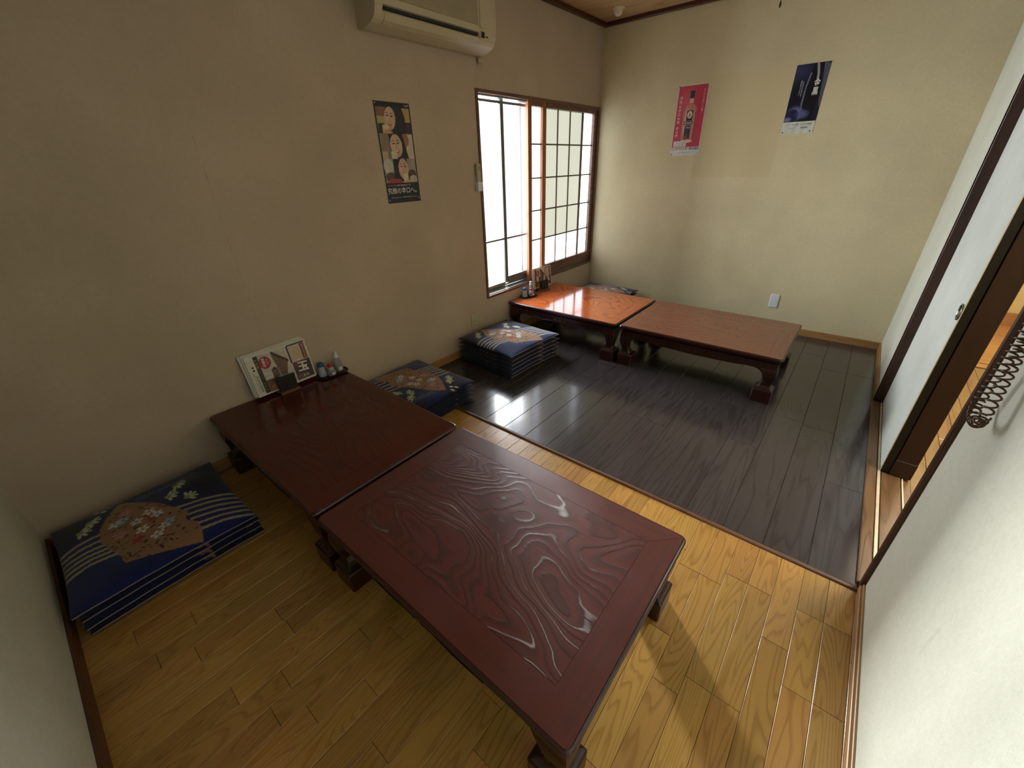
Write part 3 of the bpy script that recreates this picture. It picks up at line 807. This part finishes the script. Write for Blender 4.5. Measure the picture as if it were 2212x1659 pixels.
# ------------------------------------------------------------------ posters
def face(p, cx, cy, rx, ry, skin=(216, 178, 154), tilt=0.0, smile=True):
    p.ell(cx, cy, rx, ry, skin, tilt); p.ell(cx-rx*.3, cy+ry*.1, rx*.55, ry*.6, (230, 196, 172), tilt, 0.7, 0.6)
    c_, s_ = math.cos(tilt), math.sin(tilt)
    R = lambda a, b_: (cx+a*rx*c_-b_*ry*s_, cy+a*rx*s_+b_*ry*c_)
    for e in (-0.42, 0.36):
        p.line([R(e-.22, .22), R(e+.2, .24)], rx*.12, (60, 40, 38)); p.ell(*R(e, .20), rx*.10, rx*.08, (30, 22, 24))
        p.line([R(e-.26, .42), R(e, .48), R(e+.24, .44)], rx*.08, (92, 64, 54))
    p.line([R(-.05, .2), R(-.12, -.15), R(.04, -.2)], rx*.07, (168, 120, 100))
    if smile:
        p.ell(*R(-.02, -.50), rx*.36, ry*.13, (172, 70, 66), tilt); p.ell(*R(-.02, -.46), rx*.26, ry*.06, (240, 232, 224), tilt)
    else: p.ell(*R(-.02, -.50), rx*.26, ry*.07, (170, 80, 76), tilt)
# 1: black framed poster with three portraits
w, h = 0.252, 0.528
p = Paint(101, 212, w, h, (34, 34, 40))
p.rect(.010, .112, w-.010, h-.026, (150, 122, 96))
a = h-.026; row = (a-.112)/3
p.rect(.010, a-row, w-.010, a, (140, 96, 84)); p.rect(.010, a-row*.85, .07, a-row*.35, (190, 168, 110)); p.rect(.19, a-row*.6, w-.010, a, (196, 160, 104))
p.rect(.20, a-row, w-.01, a-row*.55, (66, 52, 66)); p.rect(.012, a-row, .055, a-row*.62, (52, 46, 48))
p.poly([(.085, a-row), (.080, a), (.19, a), (.205, a-row*.6), (.20, a-row)], (40, 42, 50)); p.ell(.16, a-row*.45, .045, row*.5, (44, 46, 54))
face(p, .098, a-row*.42, .038, row*.44, tilt=-.12)
p.rect(.040, a-row, .085, a-row*.68, (228, 206, 168)); p.ell(.075, a-row*.98, .03, .02, (214, 160, 120))
b0 = a-row
p.rect(.010, b0-row, w-.010, b0, (148, 128, 110)); p.rect(.19, b0-row, w-.01, b0, (222, 204, 180)); p.ell(.19, b0-row*.25, .025, .035, (170, 110, 96))
p.poly([(.075, b0-row), (.070, b0), (.17, b0), (.20, b0-row)], (40, 42, 50)); face(p, .118, b0-row*.48, .043, row*.46, tilt=.08)
p.rect(.075, b0-row, .118, b0-row*.70, (226, 212, 188)); p.rect(.012, b0-row, .05, b0-row*.7, (196, 176, 140))
c0 = b0-row
p.rect(.010, c0-row, w-.010, c0, (168, 158, 144)); p.ell(.04, c0-row*.3, .035, row*.3, (206, 200, 186)); p.ell(.05, c0-row*.75, .04, row*.2, (96, 76, 72))
p.ell(.21, c0-row*.65, .03, row*.2, (96, 70, 72)); p.ell(.215, c0-row*.9, .03, row*.2, (196, 190, 170))
p.poly([(.075, c0-row*.9), (.078, c0), (.18, c0), (.185, c0-row)], (38, 42, 50)); face(p, .148, c0-row*.42, .036, row*.44, smile=False)
p.rect(.140, c0-row*.92, .178, c0-row*.62, (232, 220, 196)); p.poly([(.010, c0-row), (.05, c0-row*.8), (.12, c0-row*.85), (.13, c0-row)], (186, 70, 84))
p.poly([(.13, c0-row), (.15, c0-row*.9), (.20, c0-row*.88), (.225, c0-row)], (222, 176, 140))
p.rect(0, 0, w, .112, (36, 38, 46)); p.mottle(0.06, 6, 3)
po = empty('wall_poster', label='tall black-framed poster with three portraits of dark-haired women', cat='poster')
paint_panel(p, 'sheet', M['printm'], po)
text('究極の辛口へ。', 0.036, M['ink_w'], po, w/2+.002, .066, sx=0.95, bold=0.0004)
text('スーパードライが築く最高の飲みごたえ', 0.0115, M['ink_w'], po, .100, .097, sx=.85)
text('Asahi', 0.013, M['ink_w'], po, w-.026, h-.013)
text('お酒は二十歳になってから。飲酒運転は法律で禁止されています。', 0.0068, M['ink_w'], po, .128, .030)
for q, (xx, yy) in enumerate(((.010, h-.010), (w-.010, h-.010), (.012, .016), (w-.012, .022))):
    b = MB(); b.lathe([(0.0045, 0), (0.0045, .002), (.002, .0035)], (xx, yy), 12); b.obj('pin', M['pin'], po)
place(po, (0.0008, -2.576, 1.213), (0, 1, 0), (0, 0, 1))
# 2: red poster
w, h = 0.250, 0.520
p = Paint(101, 210, w, h, (232, 228, 220))
p.rect(.006, .066, w-.006, h-.006, (204, 66, 88)); p.ell(.08, .40, .10, .14, (222, 106, 120), soft=.9, a=.7); p.ell(.19, .30, .06, .2, (196, 40, 68), soft=.9, a=.6)
bx = .125
p.poly([(bx-.052, .105), (bx-.056, .33), (bx-.045, .365), (bx-.018, .385), (bx-.016, .475), (bx+.016, .475), (bx+.018, .385), (bx+.045, .365), (bx+.056, .33), (bx+.052, .105)], (206, 132, 118))
p.ell(bx-.03, .25, .016, .13, (232, 184, 170), soft=.5); p.line([(bx+.05, .12), (bx+.05, .33)], .006, (130, 64, 60)); p.ell(bx, .11, .05, .012, (236, 206, 200))
p.rect(bx-.018, .425, bx+.018, .476, (62, 56, 52)); p.rect(bx-.016, .392, bx+.014, .418, (226, 200, 180))
p.rect(bx-.026, .262, bx+.026, .336, (52, 50, 50)); p.ell(bx, .306, .021, .026, (230, 214, 190)); p.ell(bx, .302, .010, .015, (170, 140, 120))
p.rect(bx-.040, .232, bx+.034, .260, (60, 56, 54)); p.rect(bx-.028, .128, bx+.024, .228, (46, 58, 66)); p.ell(bx-.01, .14, .02, .03, (150, 66, 60), soft=.6)
p.rect(.0, .0, w, .066, (226, 222, 216)); p.rect(.018, .070, .128, .112, (228, 226, 220))
p.mottle(.03, 4, 8)
po = empty('wall_poster', label='red poster with a pale liquor bottle and white lettering on the far wall', cat='poster')
paint_panel(p, 'sheet', M['printm'], po)
vtext('ブラックニッカ', 0.026, M['ink_w'], po, .033, .440, .0285, sx=1.15, bold=.0008); vtext('クリア', 0.026, M['ink_w'], po, .033, .222, .0285, sx=1.15, bold=.0008)
vtext('クリアでおいしい夜。', 0.0185, M['ink_w'], po, w-.030, .480, .0175, rot=0.0)
text('BLACK', 0.021, M['ink_w'], po, bx-.003, .246, bold=.0003)
text('Clear', 0.019, M['ink_w'], po, bx-.002, .212, shear=.4)
text('ニッカウヰスキー株式会社', 0.0205, M['ink_k'], po, w/2, .052, sx=.98, bold=.0005)
text('ショット  ¥380', 0.012, M['ink_k'], po, .078, .098); text('¥    水割  ¥400', 0.012, M['ink_k'], po, .072, .083)
text('お酒は二十歳になってから', 0.009, M['ink_k'], po, .12, .022)
for (xx, yy, mm) in ((.006, h-.006, 'pin_k'), (w-.006, h-.010, 'pin'), (.012, .012, 'pin_k'), (w-.012, .016, 'pin')):
    b = MB(); b.lathe([(0.0045, 0), (0.0045, .002), (.002, .0035)], (xx, yy), 12); b.obj('pin', M[mm], po)
place(po, (0.750, -0.0008, 1.434), (1, 0, 0), (0, 0, 1))
# 3: dark blue poster
w, h = 0.207, 0.432
p = Paint(84, 174, w, h, (26, 28, 54))
p.ell(.03, .40, .09, .10, (52, 58, 96), soft=.8); p.ell(.05, .25, .05, .12, (16, 18, 36), soft=.8)
p.poly([(.095, .08), (.088, .30), (.100, .38), (.112, h), (.165, h), (.172, .36), (.182, .26), (.176, .08)], (14, 14, 26))
p.poly([(.168, h), (w, h), (w, .15), (.190, .2), (.182, .32)], (88, 90, 112)); p.line([(.092, .11), (.088, .22), (.090, .30), (.102, .375)], .009, (128, 132, 168), .8)
p.line([(.130, h), (.146, .37), (.150, .33)], .014, (176, 172, 184), .9)
p.ell(.060, .130, .062, .055, (110, 116, 160), soft=.5); p.ell(.046, .118, .040, .042, (34, 38, 78)); p.ell(.110, .125, .05, .035, (96, 102, 150), soft=.8)
p.ell(.02, .095, .03, .02, (120, 126, 168), soft=.6); p.rect(0, 0, w, .078, (222, 226, 214)); p.mottle(.05, 5, 4)
po = empty('wall_poster', label='dark blue poster with a moonlit swirl above a handwritten white price strip', cat='poster')
paint_panel(p, 'sheet', M['print'], po, curl=0.001)
vtext('金黒', 0.052, M['ink_w'], po, .153, .335, .050, sx=.72, bold=.0012, z=.003)
vtext('黒糖焼酎の深い味わい', 0.009, M['ink_w'], po, .055, .335, z=.003); vtext('かめ壺仕込み蔵の名品', 0.009, M['ink_w'], po, .068, .33, z=.003)
text('とりくち 金黒  グラス ¥600', 0.0135, M['ink_k'], po, w/2, .060, z=.003, shear=.15); text('ボトル', 0.013, M['ink_k'], po, .058, .038, z=.003, shear=.15); text('¥5500-', 0.017, M['ink_k'], po, .145, .038, z=.003, shear=.15)
for (xx, yy) in ((w-.008, h-.008), (.010, .012), (w-.020, .014)):
    b = MB(); b.lathe([(0.0045, 0), (0.0045, .004), (.002, .0055)], (xx, yy), 12); b.obj('pin', M['pin_k'], po)
place(po, (1.601, -0.0008, 1.552), (1, 0, 0), (0, 0, 1))

# ------------------------------------------------------------------ wall fittings
# outlet with three sockets on the window wall
o = empty('wall_outlet', label='cream triple wall socket low on the dim wall left of the window', cat='outlet')
boxo('cover_plate', M['plastic_c'], o, 0.0005, 0.008, -1.953, -1.884, 0.203, 0.322, c=0.003)
for z in (0.228, 0.2625, 0.297):
    s_ = boxo('socket', M['plastic_c'], o, 0.008, 0.0105, -1.932, -1.905, z-.013, z+.013, c=0.001)
    bb_ = MB(); bb_.box(0.0104, 0.0110, -1.926, -1.924, z-.006, z+.006); bb_.box(0.0104, 0.0110, -1.913, -1.911, z-.006, z+.006); bb_.obj('slot', M['black'], s_)
o = empty('blank_plate', label='blank white wall plate low on the far wall', cat='wall plate')
b = MB(); b.loft([[(px, -0.0005, pz) for px, pz, _ in rrect(1.838, 1.909, 0.209, 0.329, 0.006, 0)],
                  [(px, -0.006, pz) for px, pz, _ in rrect(1.838, 1.909, 0.209, 0.329, 0.006, 0)],
                  [(px, -0.010, pz) for px, pz, _ in rrect(1.843, 1.904, 0.214, 0.324, 0.005, 0)]]); b.obj('cover_plate', M['plastic_w'], o)
boxo('centre_cover', M['plastic_w'], o, 1.851, 1.896, -0.0112, -0.0095, 0.224, 0.314, c=0.0006)
# remote control in its holder beside the window
o = empty('remote_control', label='cream remote control in a wall holder at the window edge', cat='remote')
boxo('remote_body', M['plastic_c'], o, 0.006, 0.028, -1.797, -1.757, 1.262, 1.418, c=0.004)
b = MB(); b.box(0.0005, 0.006, -1.800, -1.754, 1.238, 1.340, c=.001); b.box(0.006, 0.033, -1.801, -1.753, 1.238, 1.300, c=.002)
b.obj('holder', M['plastic_w'], o)
boxo('display', M['ac_front'], o, 0.0275, 0.0290, -1.790, -1.764, 1.37, 1.405, c=.0004)
# peeled scraps of wall covering
for (yy, zz, s1, s2, lab) in ((-2.178, 1.737, .045, .018, 'small pale torn tape scrap above and right of the portraits poster'),
                          (-2.150, 1.02, .012, .045, 'small pale vertical tape scrap below and right of the portraits poster')):
    b = MB(); r = random.Random(int(zz*100)); pts = [(yy+s1/2*math.cos(t)*r.uniform(.7, 1), zz+s2/2*math.sin(t)*r.uniform(.7, 1)) for t in np.linspace(0, 6.1, 11)]
    b.prism(pts, lambda p, q, d: (d, p, q), 0.0002, 0.0010); o = b.obj('tape_scrap', M['plastic_c']); tag(o, lab, 'tape')

# smoke detector
o = empty('smoke_detector', (0.286, -0.311, HC), label='small round cream detector dome on the ceiling corner', cat='detector')
b = MB(); b.lathe([(.052, -.0002), (.052, -.006), (.049, -.010), (.042, -.011)]); b.obj('mounting_ring', M['lampw'], o)
b = MB(); b.lathe([(.040, -.010), (.038, -.024), (.030, -.040), (.018, -.050), (.008, -.0535), (.0, -.054)]); b.obj('dome', M['lampw'], o)
# ceiling lamp (out of frame) with its pull string hanging into view
o = empty('ceiling_lamp', (1.638, -1.10, HC), label='unlit ceiling lamp with a thin pull string ending in a small knob', cat='lamp')
b = MB(); b.lathe([(.30, -.0005), (.30, -.05), (.27, -.085), (.12, -.10), (.0, -.10)], n=40); b.obj('shade', M['plastic_w'], o)
b = MB(); b.tube([(0, 0, -.10), (0.001, 0, -.24), (0, 0, -.372)], 0.0016, 6); b.obj('pull_string', M['stringm'], o)
b = MB(); b.lathe([(.001, -.396), (.005, -.392), (.0055, -.380), (.0025, -.368), (.001, -.366)], n=12); b.obj('string_knob', M['pin_k'], o)

# air conditioner
AY0, AY1 = -2.595, -1.705
o = empty('air_conditioner', label='yellowed split air conditioner mounted high on the dim wall', cat='air conditioner')
prof = [(0.0005, 2.040), (0.045, 2.035), (0.085, 2.042), (0.120, 2.052), (0.146, 2.064), (0.157, 2.078), (0.168, 2.092)]
prof2 = [(0.168, 2.092), (0.150, 2.100), (0.150, 2.112), (0.172, 2.118), (0.176, 2.140), (0.180, 2.20), (0.175, 2.29), (0.150, 2.325), (0.100, 2.338), (0.0005, 2.340)]
end = lambda pr: [(0.0005, 2.040), (0.045, 2.035), (0.085, 2.042), (0.120, 2.052), (0.146, 2.064), (0.160, 2.080), (0.172, 2.110), (0.180, 2.20), (0.175, 2.29), (0.150, 2.325), (0.100, 2.338), (0.0005, 2.340)]
E1 = end(0)
b = MB()
b.prism(prof + prof2[1:], lambda p, q, d: (p, d, q), AY0+.045, AY1-.155)
b.prism(E1, lambda p, q, d: (p, d, q), AY0, AY0+.045); b.prism(E1, lambda p, q, d: (p, d, q), AY1-.155, AY1)
b.obj('casing', M['ac'], o)
b = MB()
b.box(0.174, 0.1812, AY0+.03, AY1-.165, 2.146, 2.300, c=.002)
for k in range(19):
    z = 2.150+k*0.0078
    b.box(0.1812, 0.1826, AY0+.035, AY1-.170, z, z+.0052)
b.obj('front_grille', M['ac_front'], o)
boxo('side_strip', M['ac'], o, 0.174, 0.184, AY1-.150, AY1-.112, 2.135, 2.30, c=.002)
b = MB(); b.box(0.149, 0.1665, AY0+.055, AY1-.160, 2.101, 2.112); b.obj('outlet_slot', M['black'], o)
b = MB(); b.prism([(0.118, 2.0500), (0.147, 2.0620), (0.166, 2.0900), (0.164, 2.0925), (0.144, 2.0665), (0.117, 2.0530)], lambda p, q, d: (p+.002, d, q-.001), AY0+.060, AY1-.162)
b.obj('louvre_flap', M['ac'], o)
b = MB(); b.box(0.171, 0.1745, AY1-.145, AY1-.062, 2.084, 2.130, c=.001); b.obj('display_frame', M['ac'], o)
boxo('display_window', M['black'], o, 0.1742, 0.1756, AY1-.138, AY1-.108, 2.092, 2.122)
for q in (0, 1): boxo('button', M['pin_k'], o, 0.1742, 0.1760, AY1-.098+q*.012, AY1-.090+q*.012, 2.096, 2.104)
o = boxo('pipe_stub', M['plastic_c'], None, 0.0005, 0.022, -1.715, -1.668, 2.005, 2.036, c=.003)
tag(o, 'short cream tape-wrapped stub on the wall under the air conditioner', 'pipe')

# ------------------------------------------------------------------ menus with their stands
def menu(cx, cy, zbase, rz, w, h, label, sheets, full=True):
    root = empty('menu_stand', (cx, cy, zbase), rz, label='black block menu stand with brown base '+label, cat='stand')
    # local: x out from the wall, y along it (to the right), z up
    boxo('base', M['standb'], root, -0.038, 0.045, -.052, .052, 0.0002, 0.016, c=.0015)
    b = MB(); b.box(0.020, 0.030, -.048, .048, 0.016, 0.100, c=.001); b.obj('front_plate', M['stand'], root)
    b = MB(); b.box(-0.038, -0.031, -.048, .048, 0.016, 0.045, c=.001); b.obj('back_plate', M['stand'], root)
    return root
def menu_sheet(paint, name, origin, rz, lean, yaw, label, group, back=False, th=0.0012):
    e = empty(name, label=label, cat='menu', group=group)
    if paint is not None:
        o = paint_panel(paint, 'printed_face', M['print'], e, th)
    else:
        b = MB(); b.box(0, 0.330, 0, 0.232, 0, th, c=0.0003); b.obj('sheet', M['paperdull'], e)
    # right = along +y rotated by rz, up leans back to the wall
    c_, s_ = math.cos(rz), math.sin(rz)
    right = Vector((-s_, c_, 0)); out = Vector((c_, s_, 0))
    right = (right*math.cos(yaw) + Vector((0, 0, 1))*math.sin(yaw)).normalized()
    up = (Vector((0, 0, 1))*math.cos(lean) - out*math.sin(lean)); up = (up - right*up.dot(right)).normalized()
    place(e, origin, right, up)
    return e
def menu_paint():
    w, h = .326, .228
    p = Paint(164, 115, w, h, (222, 216, 202))
    p.rect(.042, .010, .064, h-.012, (40, 32, 34)); p.rect(.042, .09, .064, .155, (74, 52, 60))
    p.rect(.064, .010, .222, h-.012, (206, 198, 184)); p.rect(.064, .010, .13, .075, (120, 90, 66))
    p.mottle(.05, 9, 2)
    p.poly([(.130, .195), (.140, h-.012), (.205, .150), (.196, .118), (.180, .070), (.150, .075)], (120, 96, 84)); p.poly([(.130, .205), (.136, h-.012), (.208, .148), (.205, .132)], (66, 42, 40))
    for k in range(5): p.line([(.146+k*.009, .08), (.140+k*.009, .175)], .0022, (84, 58, 50))
    p.poly([(.200, h-.012), (.222, h-.012), (.222, .08), (.205, .11), (.210, .150)], (214, 208, 196))
    p.rect(.108, .075, .140, .125, (110, 82, 80)); p.rect(.118, .118, .130, .130, (40, 26, 28))
    p.ell(.090, .170, .030, .034, (150, 34, 40)); p.ell(.090, .170, .026, .030, (166, 44, 50))
    p.ell(.10, .03, .03, .02, (176, 120, 84), soft=.5)
    p.rect(.222, .012, w-.008, .118, (58, 44, 58)); p.ell(.245, .10, .03, .03, (120, 64, 76), soft=.7); p.ell(.25, .03, .04, .02, (112, 84, 110), soft=.6)
    p.rect(.222, .118, w-.008, h-.008, (206, 192, 176)); p.rect(.216, .118, .222, h-.012, (44, 30, 34)); p.rect(.222, h-.014, w-.010, h-.007, (58, 40, 44))
    p.rect(.290, .122, .312, h-.018, (132, 52, 56)); p.ell(.262, .178, .018, .020, (214, 170, 120)); p.ell(.262, .178, .012, .013, (206, 192, 176)); p.ell(.266, .150, .018, .016, (214, 178, 120), a=.8)
    return p
def menu_text(e, full=True):
    z = .0018
    text('TEL.0279-72-4808', .0125, M['ink_k'], e, .030, .070, z, rot=-math.pi/2, bold=.0002)
    text('お座敷・ご宴会・仕出し承ります', .0062, M['ink_k'], e, .019, .085, z, rot=-math.pi/2)
    text('■', .013, M['ink_k'], e, .026, .163, z); text('■', .013, M['ink_k'], e, .026, .146, z)
    vtext('そば処', .016, M['ink_y'], e, .050, h0-.025, .018, z); vtext('うどん', .014, M['ink_y'], e, .050, .072, .017, z)
    vtext('営業中', .017, M['ink_w'], e, .084, .195, .017, z, bold=.0003); vtext('手打ち', .010, M['ink_w'], e, .102, .186, .011, z)
    text('玉', .062, M['ink_w'], e, .270, .078, z, rot=-0.1, bold=.002, name='brush_character'); text('そば', .018, M['ink_w'], e, .272, .026, z)
    vtext('季節のおすすめ', .0105, M['ink_w'], e, .302, .205, .0112, z)
    text('二', .03, M['ink_w'], e, .262, .115, z, bold=.001, name='brush_character')
h0 = .228
# near menus, on the mahogany table
menu(0.062, -3.480, TH+.0005, 0.0, 0, 0, 'on the mahogany table, holding a fan of menus', 4)
GR = 'menus in the stand on the mahogany table'
for (dx, dy, dz, yw), lab in zip(((-.0135, -.012, .004, .02), (-.0095, -.007, .006, -.012), (-.0055, -.003, .002, .008)),
        ('rearmost laminated menu sheet, tight to the wall on the mahogany table', 'middle laminated menu sheet behind the front menu on the mahogany table',
         'laminated menu sheet directly behind the badge menu on the mahogany table')):
    menu_sheet(None, 'menu_sheet', (0.057+dx, -3.632+dy, TH+.018+dz), 0.03, 0.14, yw, lab, GR)
e = menu_sheet(menu_paint(), 'menu_sheet', (0.060, -3.628, TH+.018), 0.03, 0.14, 0.0, 'front menu with a red round badge and house photo on the mahogany table', None)
menu_text(e)
# far menu, on the orange table
MX, MY, MR = 0.052, -1.005, -0.12
menu(MX, MY, TH+.0005, MR, 0, 0, 'on the orange table beside the window', 2)
e = menu_sheet(menu_paint(), 'menu_sheet', (0.032, -1.128, TH+.030), MR, 0.10, 0.0, 'white-edged printed menu standing on the orange table by the window', None)
menu_text(e); e.matrix_world = e.matrix_world @ Matrix.Scale(0.80, 4)
e = menu_sheet(None, 'menu_sheet', (0.028, -1.130, TH+.030), MR, 0.10, 0.006, 'plain sheet right behind the printed menu on the orange table', None)
e.matrix_world = e.matrix_world @ Matrix.Scale(0.80, 4)

# ------------------------------------------------------------------ condiments
def cond(cx, cy, z, rz, where, positions):
    t = empty('condiment_tray', (cx, cy, z), rz, label=f'small black oval tray of seasonings {where}', cat='tray')
    def ov(hx, hy, zz, n=28): return [(hx*math.copysign(abs(math.cos(a))**.7, math.cos(a)), hy*math.copysign(abs(math.sin(a))**.7, math.sin(a)), zz) for a in (2*math.pi*i/n for i in range(n))]
    b = MB(); b.loft([ov(.050, .085, .0003), ov(.056, .092, .006), ov(.058, .094, .010), ov(.0555, .0915, .010), ov(.050, .085, .0045)], True, False)
    b.obj('tray_body', M['black'], t)
    zz = z+.0052
    (x1, y1), (x2, y2), (x3, y3) = positions
    r = empty('salt_shaker', (x1, y1, zz), label=f'pale shaker with a blue cap on the tray {where}', cat='shaker')
    b = MB(); b.lathe([(.024, 0), (.0255, .004), (.024, .020), (.018, .045), (.0165, .060)], n=28); b.obj('bottle', M['frost'], r)
    b = MB(); b.lathe([(.0205, .002), (.0215, .006), (.0205, .018), (.0185, .026), (0, .0262)], n=24); b.obj('contents', M['salt'], r)
    b = MB(); b.lathe([(.0172, .0605), (.0180, .062), (.0178, .078), (.0165, .082), (0, .0825)], n=28); b.obj('cap', M['blue'], r)
    r = empty('pepper_jar', (x2, y2, zz), label=f'small round jar with a red knob on the tray {where}', cat='jar')
    b = MB(); b.lathe([(.022, 0), (.026, .006), (.027, .020), (.022, .034), (.018, .040)], n=28); b.obj('jar_body', M['glassw'], r)
    b = MB(); b.lathe([(.020, .002), (.0235, .008), (.024, .018), (0, .0185)], n=24); b.obj('contents', M['pepper'], r)
    b = MB(); b.lathe([(.0185, .0405), (.019, .044), (.012, .050), (.010, .052)], n=24); b.obj('collar', M['frost'], r)
    b = MB(); b.lathe([(.010, .0522), (.0125, .055), (.0135, .062), (.011, .070), (0, .0725)], n=24); b.obj('knob', M['red'], r)
    b = MB(); b.box(.0262, .0272, -.010, .010, .010, .022, c=.0003); b.obj('jar_label', M['paper'], r)
    r = empty('sauce_bottle', (x3, y3, zz), label=f'tall clear bottle with a white spout on the tray {where}', cat='bottle')
    b = MB(); b.lathe([(.025, 0), (.027, .004), (.027, .030), (.020, .058), (.012, .078), (.0115, .084)], n=28); b.obj('bottle', M['glassw'], r)
    b = MB(); b.lathe([(.022, .002), (.0240, .006), (.0240, .028), (.018, .045), (0, .0455)], n=24); b.obj('contents', M['salt'], r)
    b = MB(); b.lathe([(.0130, .0845), (.0135, .088), (.0110, .104), (.008, .112), (.012, .118), (.009, .1215), (0, .122)], n=24); b.obj('spout_cap', M['plastic_w'], r)
    boxo('bottle_label', M['paper'], r, .0262, .0276, -.012, .012, .008, .030, c=.0003)
cond(0.078, -3.222, TH+.0005, -0.12, 'on the mahogany table', ((0.062, -3.270), (0.096, -3.232), (0.070, -3.172)))
cond(0.070, -1.250, TH+.0005, -0.12, 'on the orange table', ((0.060, -1.297), (0.096, -1.245), (0.058, -1.205)))

# ------------------------------------------------------------------ coiled cord hanging on the wall by the doorway
o = empty('coiled_cord', label='brown coiled cord looped down the white wall beside the doorway', cat='cord')
def helix(sg, za, zb, turns, r=0.0105, ph=0.0):
    n_ = int(turns*12); out = []
    for t in np.linspace(0, 1, n_):
        z = za+(zb-za)*t; sep = 0.044 - 0.030*min(1, (z-za)/0.16)
        out.append((XC+r*math.cos(ph+2*math.pi*turns*t), -2.880+sg*sep+r*math.sin(ph+2*math.pi*turns*t), z))
    return out
XC = W-0.034
b = MB(); b.tube(helix(1, 0.868, 1.62, 46), 0.0023, 5); b.obj('coil_strand', M['coil'], o)
b = MB(); b.tube(helix(-1, 0.868, 1.62, 45, ph=1.0), 0.0023, 5); b.obj('coil_strand', M['coil'], o)
bend = []
for t in np.linspace(0, 1, 120):
    a = math.pi*t; cy_, cz_ = -2.880+0.044*math.cos(a), 0.868-0.034*math.sin(a)
    q = 2*math.pi*9*t; bend.append((XC+0.0105*math.cos(q), cy_+0.0105*math.sin(q)*abs(math.cos(a)), cz_+0.0105*math.sin(q)*math.sin(a)))
b = MB(); b.tube(bend, 0.0023, 5); b.obj('coil_bend', M['coil'], o)
b = MB(); b.box(W-0.036, W-0.0003, -2.90, -2.84, 1.62, 1.66, c=.003); b.obj('wall_hook', M['plastic_c'], o)
